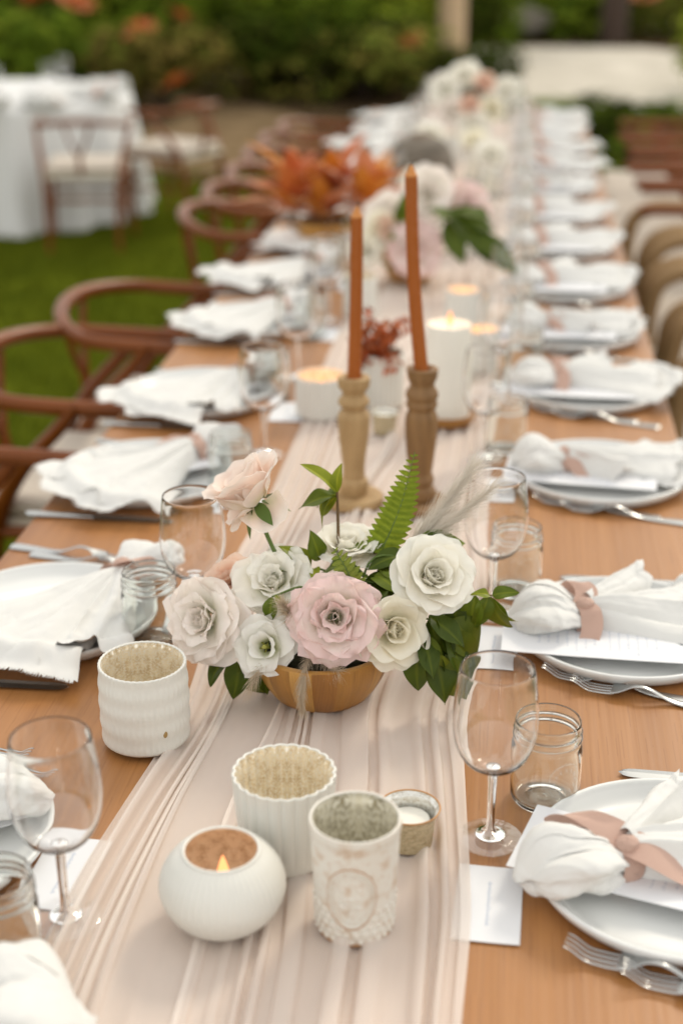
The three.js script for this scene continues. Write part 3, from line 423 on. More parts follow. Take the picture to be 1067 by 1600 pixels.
const rp = rng(404);
function setting(side, k, cx, cz, o = {}) {
  const w = placeName(side, k), J = s => (rp() - 0.5) * s, yP = TY + 0.0068, s = side > 0 ? 1 : -1, far = k > 6;
  const v = o.v ?? (side > 0 ? Math.floor(rp() * 3) : 3 + Math.floor(rp() * 2)), turn = o.turn ?? (side > 0 ? 0.12 + J(0.8) : Math.PI + 0.85 + J(1.0));
  if (!o.noPlate) {
    const p = single('dinner_plate', plateGeo, M.plate, `off-white stoneware dinner plate ${w}`, 'plate', [cx, TY + 0.0005, cz], 0, 'dinner plates');
    const m = single('menu_card', menuGeo, menuMat, `white menu card under the napkin ${w}`, 'menu card', [cx - (side > 0 ? 0.032 + (o.mx || 0) : 0.01), TY + 0.022, cz + (o.mz ?? (side > 0 ? 0.03 : 0.0))], (o.mt ?? (Math.PI / 2 + J(0.2))) + (side > 0 ? Math.PI : 0.6), 'menu cards');
    m.rotation.z = J(0.02);
  }
  const nx = o.nx ?? cx - s * 0.055, nz = o.nz ?? cz - (side > 0 ? 0.01 : 0.05);
  makeNapkin(v, `white linen napkin tied with blush ribbon ${w}`, [nx, o.ny ?? TY + 0.0262 - 0.012, nz], turn, 'ribbon tied napkins').scale.setScalar(o.big || 1);
  const cut = side > 0 ? 1 : -1;
  if (!o.noForks) {
    const fx = o.fx || 0, fz = o.fz || 0, rot = side > 0 ? 0 : Math.PI;
    makeFork(`inner steel fork ${w}`, [cx - s * (0.103 + J(0.01)) + fx, TY + 0.001, cz + cut * (0.104 + fz)], rot - 0.26 + J(0.06), 'inner forks');
    makeFork(`outer steel fork ${w}`, [cx - s * (0.064 + J(0.01)) + fx, TY + 0.001, cz + cut * (0.131 + fz)], rot - 0.20 + J(0.06), 'outer forks');
    makeKnife(`steel table knife ${w}`, [cx - s * 0.075 + (o.kx || 0), TY + 0.001, cz - cut * (o.kz ?? 0.165)], (side > 0 ? -0.05 : Math.PI) + J(0.06), 'table knives');
  }
  if (!o.noCard) { const g = single('place_card', nameGeo, nameMat, `white place card by the runner ${w}`, 'place card', o.card ? [o.card[0], TY + 0.0012, o.card[1]] : [side > 0 ? 0.005 + J(0.02) : -0.385 + J(0.02), TY + 0.0012, cz + 0.04 + J(0.04)], o.cardTurn ?? J(0.25), 'place cards'); g.position.y = TY + 0.0012; }
  const wg = o.wg ?? [side > 0 ? -0.005 + J(0.02) : -0.375 + J(0.02), cz - 0.03 + J(0.04)], jr = o.jar ?? [side > 0 ? 0.03 + J(0.02) : -0.42 + J(0.02), cz - 0.12 + J(0.04)];
  makeGlass(`clear stemmed wine glass ${w}`, [wg[0], TY + 0.0022, wg[1]], 'wine glasses', rp() * 6);
  makeJar(`clear ridged glass jar ${w}`, [jr[0], TY + 0.0005, jr[1]], 'glass jars', o.jt ?? rp() * 6);
}
// hedge side, near to far
setting(1, 1, 0.180, -1.118, { v: 1, turn: 0.46, nx: 0.125, nz: -1.100, wg: [0.005, -1.158], jar: [0.058, -1.236], jt: 0.55, card: [0.006, -1.060], cardTurn: -0.03, fx: 0, fz: 0.012, kx: 0.03, kz: 0.172, mt: Math.PI / 2 - 0.28, mz: 0.012, mx: 0.0 });
setting(1, 2, 0.160, -1.600, { v: 0, turn: 0.16, nx: 0.108, nz: -1.592, wg: [-0.004, -1.647], jar: [0.024, -1.722], jt: 0.5, card: [0.0, -1.555], cardTurn: -0.06,  mt: Math.PI / 2 - 0.03, mz: 0.045, mx: 0.0 });
setting(1, 3, 0.155, -2.145, { v: 2, turn: 0.22, nx: 0.098, nz: -2.140, wg: [-0.030, -2.215], jar: [0.005, -2.27], card: [0.0, -2.09], mt: Math.PI / 2 - 0.1 });
setting(1, 4, 0.150, -2.590, { v: 0, turn: 0.05, nx: 0.100, nz: -2.585 });
setting(1, 5, 0.140, -2.990, { v: 2, turn: 0.2 });
setting(1, 6, 0.140, -3.400, { v: 0, turn: 0.3 });
for (let i = 7; i <= 13; i++) setting(1, i, 0.135 + (rp() - 0.5) * 0.02, -3.40 - (i - 6) * 0.452);
// lawn side; the nearest place shows only its napkin, glass and jar
setting(-1, 0, -0.46, -0.70, { noPlate: true, noForks: true, noCard: true, v: 2, turn: Math.PI + 0.25, nx: -0.405, nz: -0.815, ny: TY + 0.012, big: 1.35, wg: [-0.40, -0.50], jar: [-0.42, -0.44] });
setting(-1, 1, -0.548, -1.085, { v: 4, turn: Math.PI + 0.35, nx: -0.505, nz: -1.108, wg: [-0.365, -0.992], jar: [-0.402, -0.930], card: [-0.388, -1.058], cardTurn: -0.05, fx: 0.0, fz: 0.02 });
setting(-1, 2, -0.560, -1.560, { v: 3, turn: Math.PI + 1.02, nx: -0.478, nz: -1.632, wg: [-0.366, -1.542], jar: [-0.420, -1.530], card: [-0.385, -1.60], fx: 0, fz: 0.05 });
setting(-1, 3, -0.560, -2.060, { v: 4, turn: Math.PI + 0.85, nx: -0.490, nz: -2.120, wg: [-0.392, -2.190], jar: [-0.417, -2.035] });
setting(-1, 4, -0.560, -2.480, { v: 3, turn: Math.PI + 0.85, nx: -0.490, nz: -2.530, wg: [-0.40, -2.62], jar: [-0.43, -2.50] });
setting(-1, 5, -0.555, -3.010, { v: 4, turn: Math.PI + 0.8, wg: [-0.395, -3.05], jar: [-0.42, -2.93] });
setting(-1, 6, -0.555, -3.430, { v: 3, turn: Math.PI + 0.6 });
for (let i = 7; i <= 13; i++) setting(-1, i, -0.545 + (rp() - 0.5) * 0.02, -3.43 - (i - 6) * 0.45);

// ---------------------------------------------------------------- candlesticks and tapers
const RY = TY + 0.006; // top of the flattened runner
function candlestick(label, mat, prof, pos, baseR) {
  const t = thing('candlestick', label, 'candlestick', pos, pos[0] * 9);
  const g = lathe(smoothProfile(prof, 90), 48), uv = g.attributes.uv, p = g.attributes.position; for (let i = 0; i < uv.count; i++) uv.setXY(i, uv.getX(i), p.getY(i) * 4);
  part('turned_stem', g, mat, t);
  part('base', lathe([[0.0001, 0], [baseR - 0.002, 0], [baseR, 0.002], [baseR, 0.011], [baseR - 0.003, 0.014], [baseR - 0.012, 0.0155], [0.0001, 0.0155]], 48), mat, t);
  return t;
}
candlestick('pale turned wooden candlestick holding the shorter taper', M.pale, [[0.0001, 0.0155], [0.020, 0.0155], [0.0215, 0.022], [0.0228, 0.030], [0.0215, 0.038], [0.0170, 0.0415], [0.0172, 0.046], [0.0168, 0.056], [0.0185, 0.075], [0.0222, 0.104], [0.0240, 0.128], [0.0236, 0.140], [0.0200, 0.1465], [0.0172, 0.1490], [0.0178, 0.1520], [0.0225, 0.1575], [0.0232, 0.1625], [0.0190, 0.1690], [0.0165, 0.1725], [0.0175, 0.1765], [0.0222, 0.1830], [0.0238, 0.1900], [0.0238, 0.1975], [0.0225, 0.1990], [0.0125, 0.1985], [0.0115, 0.180], [0.0001, 0.179]], [-0.221, RY, -1.992], 0.046);
candlestick('darker worn turned wooden candlestick holding the taller taper', M.aged, [[0.0001, 0.0155], [0.022, 0.0155], [0.0235, 0.024], [0.0225, 0.033], [0.0180, 0.0375], [0.0205, 0.0425], [0.0205, 0.050], [0.0175, 0.056], [0.0195, 0.075], [0.0222, 0.100], [0.0240, 0.125], [0.0232, 0.148], [0.0195, 0.156], [0.0222, 0.1605], [0.0232, 0.166], [0.0212, 0.1705], [0.0236, 0.1760], [0.0236, 0.1820], [0.0205, 0.1880], [0.0178, 0.1930], [0.0190, 0.1985], [0.0220, 0.2060], [0.0226, 0.2140], [0.0232, 0.2165], [0.0225, 0.2185], [0.0125, 0.2175], [0.0115, 0.200], [0.0001, 0.199]], [-0.120, RY, -1.982], 0.046);
function taper(label, pos, h, lean, bend) {
  const t = thing('taper_candle', label, 'candle', pos), pts = [0, 0.33, 0.66, 1].map(k => [lean * k + bend * Math.sin(k * 3.14), h * k, -0.004 * k]);
  part('wax', bar(pts, [0.0104, 0.0098, 0.0092, 0.0088], 20, 40), M.taper, t);
  const q = pts[3]; part('tip', lathe([[0.0089, -0.0004], [0.0086, 0.001], [0.0070, 0.003], [0.0040, 0.010], [0.0018, 0.0145], [0.0001, 0.0150]], 20).translate(q[0], q[1], q[2]), M.taperTip, t);
  part('wick', bar([[q[0], q[1] + 0.013, q[2]], [q[0] + 0.002, q[1] + 0.019, q[2]], [q[0] + 0.004, q[1] + 0.021, q[2] + 0.001]], [0.0008], 6), M.wick, t);
}
taper('shorter burnt orange taper candle standing upright', [-0.221, RY + 0.180, -1.992], 0.252, 0.003, 0.001);
taper('taller burnt orange taper candle leaning slightly left', [-0.120, RY + 0.200, -1.982], 0.292, -0.022, -0.004);

// ---------------------------------------------------------------- votives and pillar candles
function flameAt(t, x, y, z, s, power) {
  const f = part('flame', lathe(smoothProfile([[0.0001, 0], [0.0028, 0.002], [0.0042, 0.006], [0.0036, 0.011], [0.0016, 0.018], [0.0001, 0.022]], 20), 14).scale(s, s, s).translate(x, y, z), M.flame, t);
  f.castShadow = false; const l = new THREE.PointLight(new THREE.Color(1, 0.52, 0.18), power, 0, 2); l.position.set(x, y + 0.009 * s, z); l.castShadow = true; l.shadow.radius = 0.2; l.name = 'flame_light'; t.add(l); return f;
}
// walls from a modulated profile: out(y01, angle) gives the outside radius
function vessel(name, label, pos, turn, H, out, wallMat, lineMat, thick, seg = 128, rows = 60, cat = 'votive', flute = 0, lobes = 24) {
  const t = thing(name, label, cat, pos, turn);
  part('wall', tubeSurf(seg, rows, (u, v) => { const a = u * 6.2832, y = v * H, r = out(v, a); return [Math.sin(a) * r, y, Math.cos(a) * r]; }, null, [1, 1]), wallMat, t);
  part('lining', tubeSurf(seg, rows, (u, v) => { const a = u * 6.2832, y = 0.006 + v * (H - 0.006), r = (out(0.006 / H + v * (1 - 0.006 / H), a) - thick - flute * Math.pow(0.5 + 0.5 * Math.cos(a * lobes + 0.6 * N3(v * 3, a)), 2) * sstep(1, 0.93, v)) * (v < 0.06 ? Math.sqrt(v / 0.06) : 1) + 0.00005; return [Math.sin(a) * r, y, Math.cos(a) * r]; }, null, [2, 1]), lineMat, t);
  part('rim', tubeSurf(seg, 8, (u, v) => { const a = u * 6.2832, k = v * Math.PI, r = out(1, a) - thick / 2 + Math.cos(k) * thick / 2; return [Math.sin(a) * r, H + Math.sin(k) * thick * 0.45, Math.cos(a) * r]; }), wallMat, t);
  return t;
}
const foot = v => v < 0.05 ? 1 - 0.07 * Math.pow(1 - v / 0.05, 2) : 1;
{ // wide ribbed one left of the bowl
  const t = vessel('ribbed_votive', 'wide frosted ribbed votive with gold lining left of the flower bowl', [-0.368, RY, -1.296], 0.4, 0.091, (v, a) => (0.0462 + 0.00038 * Math.sin(v * 6.2832 * 4.2) + 0.0005 * Math.cos(a * 46) * sstep(0, 0.1, v) * (0.6 + 0.4 * Math.sin(v * 26)) + 0.0015 * Math.sin(3.14 * v)) * foot(v), M.frost, M.gold, 0.003, 240, 80, 'votive', 0.0016, 28);
  t.rotation.z = 0.0; part('tealight', lathe([[0.0001, 0], [0.019, 0], [0.019, 0.012], [0.0175, 0.012], [0.017, 0.009], [0.0001, 0.0085]], 32).translate(0, 0.0062, 0), M.wax, t);
  part('stain', new THREE.SphereGeometry(0.0032, 12, 8).scale(0.8, 1.2, 0.25).translate(0, 0.026, 0.0478).rotateY(0.30), std([0.36, 0.23, 0.08], 0.8), t);
}
{ const t = vessel('fluted_votive', 'white fluted votive with scalloped gold-lined rim behind the lit one', [-0.186, RY, -1.105], 0.1, 0.091, (v, a) => (lerp(0.0395, 0.0465, Math.pow(v, 0.8)) + 0.0017 * Math.pow(Math.abs(Math.sin(a * 12)), 0.7) * sstep(0.02, 0.3, v) * lerp(0.6, 1.3, v)) * foot(v), M.frost, M.gold, 0.003, 240, 50, 'votive', 0.0022, 24);
  part('wax', lathe([[0.0001, 0.026], [0.030, 0.026], [0.035, 0.027], [0.036, 0.007], [0.0001, 0.007]], 40), M.wax, t); }
{ // lit globe
  const prof = smoothProfile([[0.026, 0.0005], [0.038, 0.004], [0.050, 0.018], [0.0555, 0.034], [0.0525, 0.050], [0.0440, 0.063], [0.0345, 0.071]], 60), R = v => { const f = clamp(v) * (prof.length - 1), i = Math.min(prof.length - 2, Math.floor(f)); return [lerp(prof[i][0], prof[i + 1][0], f - i), lerp(prof[i][1], prof[i + 1][1], f - i)]; };
  const t = thing('globe_votive', 'round white globe votive with a lit candle inside', 'votive', [-0.226, RY, -1.008], 0);
  part('wall', tubeSurf(200, 60, (u, v) => { const a = u * 6.2832, [r, y] = R(v), k = r + 0.0004 * Math.cos(a * 52); return [Math.sin(a) * k, y, Math.cos(a) * k]; }), M.frost, t);
  part('lining', tubeSurf(96, 40, (u, v) => { const a = u * 6.2832, [r, y] = R(0.06 + 0.94 * v), k = (r - 0.003) * (v < 0.05 ? v / 0.05 + 0.001 : 1); return [Math.sin(a) * k, Math.max(y, 0.005), Math.cos(a) * k]; }, null, [2, 1]), M.amberLining, t);
  part('rim', new THREE.TorusGeometry(0.0330, 0.0017, 8, 72).rotateX(Math.PI / 2).translate(0, 0.0712, 0), M.frost, t);
  part('wax', lathe([[0.0001, 0.0330], [0.018, 0.0330], [0.0195, 0.0335], [0.0200, 0.032], [0.0200, 0.006], [0.0001, 0.006]], 40), M.wax, t);
  part('wick', bar([[0, 0.0325, 0], [0.0006, 0.037, 0], [0.0016, 0.041, 0.0006]], [0.0007], 6), M.wick, t);
  flameAt(t, 0.001, 0.0385, 0, 1.25, 0.0005);
}
{ // embossed mercury glass
  const H = 0.110, rad = v => lerp(0.0335, 0.0385, sstep(0, 1, Math.pow(v, 0.8))) + 0.0016 * Math.exp(-Math.pow((v - 0.97) / 0.05, 2));
  const t = vessel('embossed_votive', 'whitewashed embossed glass votive with medallion and beaded foot', [-0.110, RY, -1.014], 0.02, H, (v, a) => (rad(v) + 0.0004 * N3(a * 4, v * 9)) * foot(v), M.washed, M.antique, 0.003, 160, 50, 'votive', 0.0010, 9);
  const onWall = (th, y, off = 0) => { const r = rad(y / H) + off; return [Math.sin(th) * r, y, Math.cos(th) * r]; };
  const oval = (w, h, rr, cy, mat, name) => { const pts = []; for (let i = 0; i <= 48; i++) { const a = i / 48 * 6.2832; pts.push(onWall(Math.cos(a) * w, cy + Math.sin(a) * h, 0.0002)); } part(name, bar(pts, [rr], 8, 96), mat, t); };
  oval(0.56, 0.030, 0.0013, 0.052, M.washed, 'medallion_ring'); oval(0.46, 0.0245, 0.0009, 0.052, M.washed, 'medallion_ring'); oval(0.60, 0.0322, 0.0006, 0.0515, M.copperTrim, 'medallion_ring');
  for (const [x, y, sx, sy] of [[0, 0.016, 0.8, 1.5], [0, -0.016, 0.8, 1.5], [0.2, 0.009, 1.3, 0.9], [-0.2, 0.009, 1.3, 0.9], [0.2, -0.009, 1.3, 0.9], [-0.2, -0.009, 1.3, 0.9], [0, 0, 3.4, 0.7], [0.16, 0, 0.7, 1.2], [-0.16, 0, 0.7, 1.2]]) part('medallion_boss', new THREE.SphereGeometry(0.0028, 12, 8).scale(sx, sy, 0.55).translate(0, 0, rad(0.47)).rotateY(x).translate(0, 0.052 + y, 0), M.washed, t);
  const beads = []; for (let j = 0; j < 5; j++) for (let i = 0; i < 26; i++) { const th = (i + (j % 2) * 0.5) / 26 * 6.2832, y = 0.005 + j * 0.0072, d = Math.hypot(Math.sin(th / 2) * 2 / 0.62, (y - 0.0515) / 0.0335); if (d < 1.02 && Math.cos(th) > 0) continue; const q = onWall(th, y, -0.0006); beads.push(new THREE.SphereGeometry(0.0027, 10, 7).translate(...q)); }
  const b = part('beadwork', merge(beads), M.washed, t); b.userData.kind = 'stuff';
  part('foot_ring', new THREE.TorusGeometry(0.0325, 0.0012, 8, 64).rotateX(Math.PI / 2).translate(0, 0.0012, 0), M.copperTrim, t);
}
{ // small silvered tealight glass
  const t = vessel('tealight_cup', 'small silvered glass tealight cup behind the embossed votive', [-0.072, RY, -1.140], 0, 0.038, (v, a) => lerp(0.0225, 0.0262, v) + 0.0035 * sstep(0.88, 1, v), M.champagne, M.silver, 0.0015, 72, 40, 'tealight');
  part('wax', lathe([[0.0001, 0.024], [0.0185, 0.024], [0.0190, 0.0255], [0.0196, 0.0255], [0.0200, 0.008], [0.0001, 0.008]], 40), M.wax, t);
  part('lip', new THREE.TorusGeometry(0.0290, 0.0009, 8, 72).rotateX(Math.PI / 2).translate(0, 0.0384, 0), M.copperTrim, t);
  part('foot', lathe([[0.0001, 0], [0.0200, 0], [0.0215, 0.0012], [0.0205, 0.0040], [0.0001, 0.0040]], 40), M.greenGlass, t);
}
function litVotive(label, pos, R, H, flutes, lit) {
  const t = vessel('frosted_votive', label, pos, 0, H, (v, a) => (R + 0.0007 * Math.cos(a * flutes) * sstep(0, 0.1, v)) * foot(v), M.frost, lit ? M.amberLining : M.gold, 0.003, 144, 24);
  if (lit) { part('wax', lathe([[0.0001, H * 0.55], [R - 0.006, H * 0.55], [R - 0.005, H * 0.56], [R - 0.005, 0.008], [0.0001, 0.008]], 32), M.wax, t); flameAt(t, 0, H * 0.58, 0, 1.3, 0.0018); }
  return t;
}
litVotive('low wide frosted votive glowing behind the pale candlestick', [-0.325, RY, -2.405], 0.046, 0.072, 30, true);
litVotive('tall white ribbed votive holding rust dried blooms', [-0.224, RY, -2.470], 0.040, 0.098, 26, false);
litVotive('lit frosted votive far behind the white pillar', [-0.100, RY, -3.02], 0.036, 0.085, 24, true);
litVotive('lit frosted votive right behind the pillar candle', [-0.050, RY, -2.72], 0.034, 0.080, 24, true);
litVotive('unlit white ribbed votive beside the second flower bowl', [-0.33, RY, -3.10], 0.038, 0.090, 24, false);
litVotive('unlit white ribbed votive beyond the second flower bowl', [-0.12, RY, -3.78], 0.040, 0.105, 24, false);
litVotive('lit frosted votive by the round clay pot', [-0.18, RY, -4.30], 0.038, 0.090, 24, true);
litVotive('unlit white ribbed votive near the farthest flowers', [-0.24, RY, -5.35], 0.040, 0.100, 24, false);
{ const t = vessel('tealight_cup', 'little silvered cup between the two candlesticks', [-0.204, RY, -2.32], 0, 0.036, v => lerp(0.019, 0.0225, v) + 0.002 * sstep(0.9, 1, v), M.champagne, M.silver, 0.0015, 48, 20, 'tealight'); part('wax', lathe([[0.0001, 0.028], [0.0195, 0.028], [0.0195, 0.008], [0.0001, 0.008]], 32), M.wax, t); }
{ // pillar candle on a turned wooden dish
  const d = thing('candle_dish', 'shallow turned wooden dish under the white pillar candle', 'candle dish', [-0.100, RY, -2.38]);
  part('dish', lathe(smoothProfile([[0.0001, 0.0005], [0.034, 0.0005], [0.046, 0.006], [0.052, 0.019], [0.0528, 0.023], [0.0505, 0.0235], [0.044, 0.012], [0.0001, 0.0105]], 40), 48), M.stave0, d);
  const b = part('inner_ring', new THREE.TorusGeometry(0.044, 0.004, 10, 48).rotateX(Math.PI / 2).translate(0, 0.0165, 0), M.stave2, d);
  const p = thing('pillar_candle', 'tall white pillar candle burning on the wooden dish', 'candle', [-0.100, RY + 0.0108, -2.38]);
  part('wax', lathe(smoothProfile([[0.0001, 0.158], [0.020, 0.157], [0.031, 0.160], [0.0355, 0.168], [0.0368, 0.1690], [0.0374, 0.166], [0.0375, 0.14], [0.0375, 0.02], [0.0372, 0.001], [0.0001, 0]], 60), 56), M.wax, p);
  part('wick', bar([[0, 0.157, 0], [0.001, 0.165, 0], [0.002, 0.169, 0]], [0.0009], 6), M.wick, p); flameAt(p, 0.001, 0.166, 0, 1.2, 0.0015);
}
// ---------------------------------------------------------------- wishbone chairs
function makeChair(label, mat, seatMat, pos, turn, group, category = 'chair', cane = false) { // faces +x
  const t = thing('wishbone_chair', label, category, pos, turn, group);
  const rail = []; for (let i = 0; i <= 28; i++) { const k = i / 28 * 2 - 1, a = k * Math.PI * 0.5; const arm = Math.max(0, Math.abs(k) - 0.72) / 0.28; rail.push([-0.05 - 0.205 * Math.cos(a) + 0.21 * arm * arm * (1.2 - 0.2 * arm) , 0.735 - 0.012 * Math.pow(Math.abs(k), 2) + 0.012 * Math.cos(k * 3), 0.285 * Math.sin(a * (1 - 0.0 * arm)) - Math.sign(k) * 0.02 * arm]); }
  if (cane) { // round cane armchair: arms curl down to the seat, woven back
    const e = rail[28], h = rail[0]; rail.push([e[0] + 0.055, e[1] - 0.035, e[2]], [e[0] + 0.075, e[1] - 0.12, e[2] - 0.01], [e[0] + 0.07, 0.46, e[2] - 0.02]); rail.unshift([h[0] + 0.07, 0.46, h[2] + 0.02], [h[0] + 0.075, h[1] - 0.12, h[2] + 0.01], [h[0] + 0.055, h[1] - 0.035, h[2]]);
    part('woven_back', surf(40, 8, (u, v) => { const a = (u * 2 - 1) * 1.5, y = lerp(0.47, 0.73, v), k = lerp(0.86, 1, v); return [-0.05 - 0.205 * Math.cos(a) * k, y, 0.283 * Math.sin(a) * k]; }, null, [0.6, 0.26]), M.caneBack, t);
  }
  const rg = bar(rail, cane ? [0.024] : [0.017, 0.0165, 0.018, 0.0165, 0.017], 12, 96); part('top_rail', rg, mat, t);
  for (const s of [-1, 1]) {
    part('rear_leg', bar([[-0.235, 0, s * 0.205], [-0.215, 0.22, s * 0.205], [-0.185, 0.44, s * 0.218], [-0.115, 0.57, s * 0.245], [-0.015, 0.68, s * 0.270], [0.02, 0.722, s * 0.274]], [0.014, 0.018, 0.021, 0.019, 0.016, 0.014], 12), mat, t);
    part('front_leg', bar([[0.235, 0, s * 0.245], [0.225, 0.25, s * 0.238], [0.218, 0.455, s * 0.232]], [0.012, 0.017, 0.018], 12), mat, t);
    part('stretcher', bar([[-0.21, 0.24, s * 0.206], [0.0, 0.24, s * 0.222], [0.224, 0.24, s * 0.238]], [0.010, 0.012, 0.010], 8), mat, t);
    part('seat_rail', bar([[-0.19, 0.425, s * 0.215], [0.0, 0.43, s * 0.225], [0.217, 0.43, s * 0.232]], [0.014, 0.016, 0.014], 10), mat, t);
  }
  part('stretcher', bar([[0.222, 0.30, -0.236], [0.222, 0.30, 0, 0], [0.222, 0.30, 0.236]], [0.010, 0.012, 0.010], 8), mat, t);
  part('stretcher', bar([[-0.205, 0.30, -0.205], [-0.205, 0.30, 0], [-0.205, 0.30, 0.205]], [0.010, 0.012, 0.010], 8), mat, t);
  const yShape = merge([bar([[-0.205, 0.425, 0], [-0.22, 0.50, 0], [-0.235, 0.58, 0]], [0.016, 0.014, 0.013], 8), bar([[-0.23, 0.555, 0.004], [-0.243, 0.64, 0.045], [-0.247, 0.735, 0.075]], [0.010, 0.009, 0.009], 8), bar([[-0.23, 0.555, -0.004], [-0.243, 0.64, -0.045], [-0.247, 0.735, -0.075]], [0.010, 0.009, 0.009], 8)]);
  part('splat', yShape, mat, t);
  part('seat', (() => { const g = new RoundedBoxGeometry(0.45, 0.03, 0.46, 4, 0.013), p = g.attributes.position; for (let i = 0; i < p.count; i++) { const x = p.getX(i), z = p.getZ(i); p.setZ(i, z * lerp(0.92, 1.02, (x + 0.225) / 0.45)); p.setY(i, p.getY(i) - 0.012 * Math.cos(x * 6.5) * Math.cos(z * 6.3)); } g.computeVertexNormals(); return g.translate(0.0, 0.438, 0); })(), M.cord, t);
  const cu = part('cushion', (() => { const g = new RoundedBoxGeometry(0.44, 0.055, 0.45, 6, 0.026), p = g.attributes.position; for (let i = 0; i < p.count; i++) { const x = p.getX(i), y = p.getY(i), z = p.getZ(i); p.setXYZ(i, x * (1 + 0.03 * N3(z * 9, 2)), y * (0.75 + 0.5 * Math.cos(x * 5.5) * Math.cos(z * 5.5)) + 0.004 * N3(x * 14, z * 14), z * lerp(0.94, 1.03, (x + 0.22) / 0.44)); } g.computeVertexNormals(); return g.translate(0.012, 0.479, 0); })(), seatMat, t);
  return t;
}
{
  const L = [[-1.99, -0.86, 0], [-2.80, -0.840, 0.02], [-3.235, -0.790, -0.03], [-4.41, -0.770, 0.08], [-4.80, -0.775, -0.04], [-5.20, -0.775, 0.05], [-5.62, -0.79, -0.05], [-6.04, -0.80, 0.03], [-6.46, -0.79, 0]];
  const W = ['whose arm end just shows beside the nearest plates', 'with the largest visible curved rail', 'whose full round rail stands against the lawn', 'beyond the gap in the lawn side row', 'second beyond the gap in the lawn side row', 'third beyond the gap in the lawn side row', 'fourth beyond the gap in the lawn side row', 'last but one of the lawn side row', 'at the far end of the lawn side row'];
  const c0 = makeChair(`mahogany brown wishbone chair ${W[0]}`, M.chair, M.cushion, [L[0][1], 0, L[0][0]], L[0][2], 'wishbone chairs on the lawn side');
  L.slice(1).forEach(([z, x, r], i) => copy(c0, 'wishbone_chair', `mahogany brown wishbone chair ${W[i + 1]}`, [x, 0, z], r));
  const o0 = makeChair('light cane armchair nearest on the right, its cushion just visible', M.cane, M.cushion, [0.60, 0, -2.78], Math.PI, 'light cane armchairs on the right', 'chair', true); o0.name = numbered('cane_armchair');
  [[-3.25, 'second light cane armchair on the right'], [-3.70, 'light cane armchair with rounded arm beside the fifth right side plate'], [-4.12, 'fourth light cane armchair on the right'], [-4.55, 'farthest light cane armchair, before the brown chairs']].forEach(([z, l], i) => copy(o0, 'cane_armchair', l, [0.615 + i * 0.004, 0, z], Math.PI + (i % 2 ? 0.05 : -0.04)));
  ['first brown wishbone chair beyond the light cane armchairs', 'second brown wishbone chair beyond the light cane armchairs', 'third brown wishbone chair beyond the light cane armchairs', 'fourth brown wishbone chair beyond the light cane armchairs', 'farthest brown wishbone chair on the right, near the low border'].forEach((l, i) => { const c = copy(c0, 'wishbone_chair', l, [0.58 + 0.012 * i, 0, -5.02 - i * 0.42], Math.PI + 0.04 * (i % 2 ? 1 : -1)); c.userData.group = 'brown wishbone chairs on the right'; });
  // round table in white cloth with two chairs
  const a = copy(c0, 'wishbone_chair', 'brown wishbone chair backed towards us at the round white table', [-2.22, 0, -7.32], 1.72); a.userData.group = 'chairs at the round table'; a.scale.setScalar(0.88);
  const b = copy(c0, 'wishbone_chair', 'brown wishbone chair turned sideways right of the round white table', [-1.90, 0, -8.0], 2.75); b.userData.group = 'chairs at the round table'; b.scale.setScalar(0.88);
}
{
  const c = [-3.03, -8.22], R = 0.80, H = 0.67, t = thing('round_table', 'round dinner table hidden under a long white cloth', 'table', [c[0], 0, c[1]]);
  part('tabletop', new THREE.CylinderGeometry(R - 0.012, R - 0.012, 0.03, 64).translate(0, H - 0.017, 0), M.tableEdge, t); part('pedestal', lathe([[0.0001, 0], [0.34, 0], [0.33, 0.03], [0.06, 0.07], [0.05, 0.6], [0.2, H - 0.033], [0.0001, H - 0.033]], 32), M.tableEdge, t);
  const g = tubeSurf(220, 44, (u, v) => { const a = u * 6.2832; if (v < 0.3) { const r = R * v / 0.3; return [Math.cos(a) * r, H + 0.003, Math.sin(a) * r]; } const k = (v - 0.3) / 0.7, f = 0.5 + 0.5 * Math.cos(a * 17 + 1.5 * N3(Math.cos(a) * 2, Math.sin(a) * 2)), r = R + 0.004 + 0.02 * Math.sqrt(k) + k * (0.02 + 0.085 * f); return [Math.cos(a) * r, lerp(H + 0.003, 0.012, k), Math.sin(a) * r]; });
  single('tablecloth', g, phy([0.76, 0.76, 0.75], 0.95, { specularIntensity: 0.2 }), 'long white tablecloth draped over the round table', 'tablecloth', [c[0], 0, c[1]]);
  const P = [[-2.54, -7.66, 'nearest the brown chair'], [-2.35, -8.00, 'at the right edge'], [-2.39, -8.41, 'at the far right'], [-2.83, -7.57, 'at the near edge'], [-3.11, -7.53, 'second along the near edge']];
  P.forEach(([x, z, w], i) => { const p = single('dinner_plate', plateGeo, M.plate, `white plate ${w} of the round table`, 'plate', [x, H + 0.0035, z], 0, 'plates on the round table'); const n = makeNapkin(i % 3, `white napkin ${w} of the round table`, [x + 0.03, H + 0.016, z], 1.8 + i, 'napkins on the round table'); n.scale.setScalar(1.25); makeGlass(`stemmed glass ${w} of the round table`, [x - 0.28 * (i < 3 ? 1 : 0), H + 0.0035, z - 0.2 * (i < 3 ? 0.4 : 1)], 'glasses on the round table'); });
}

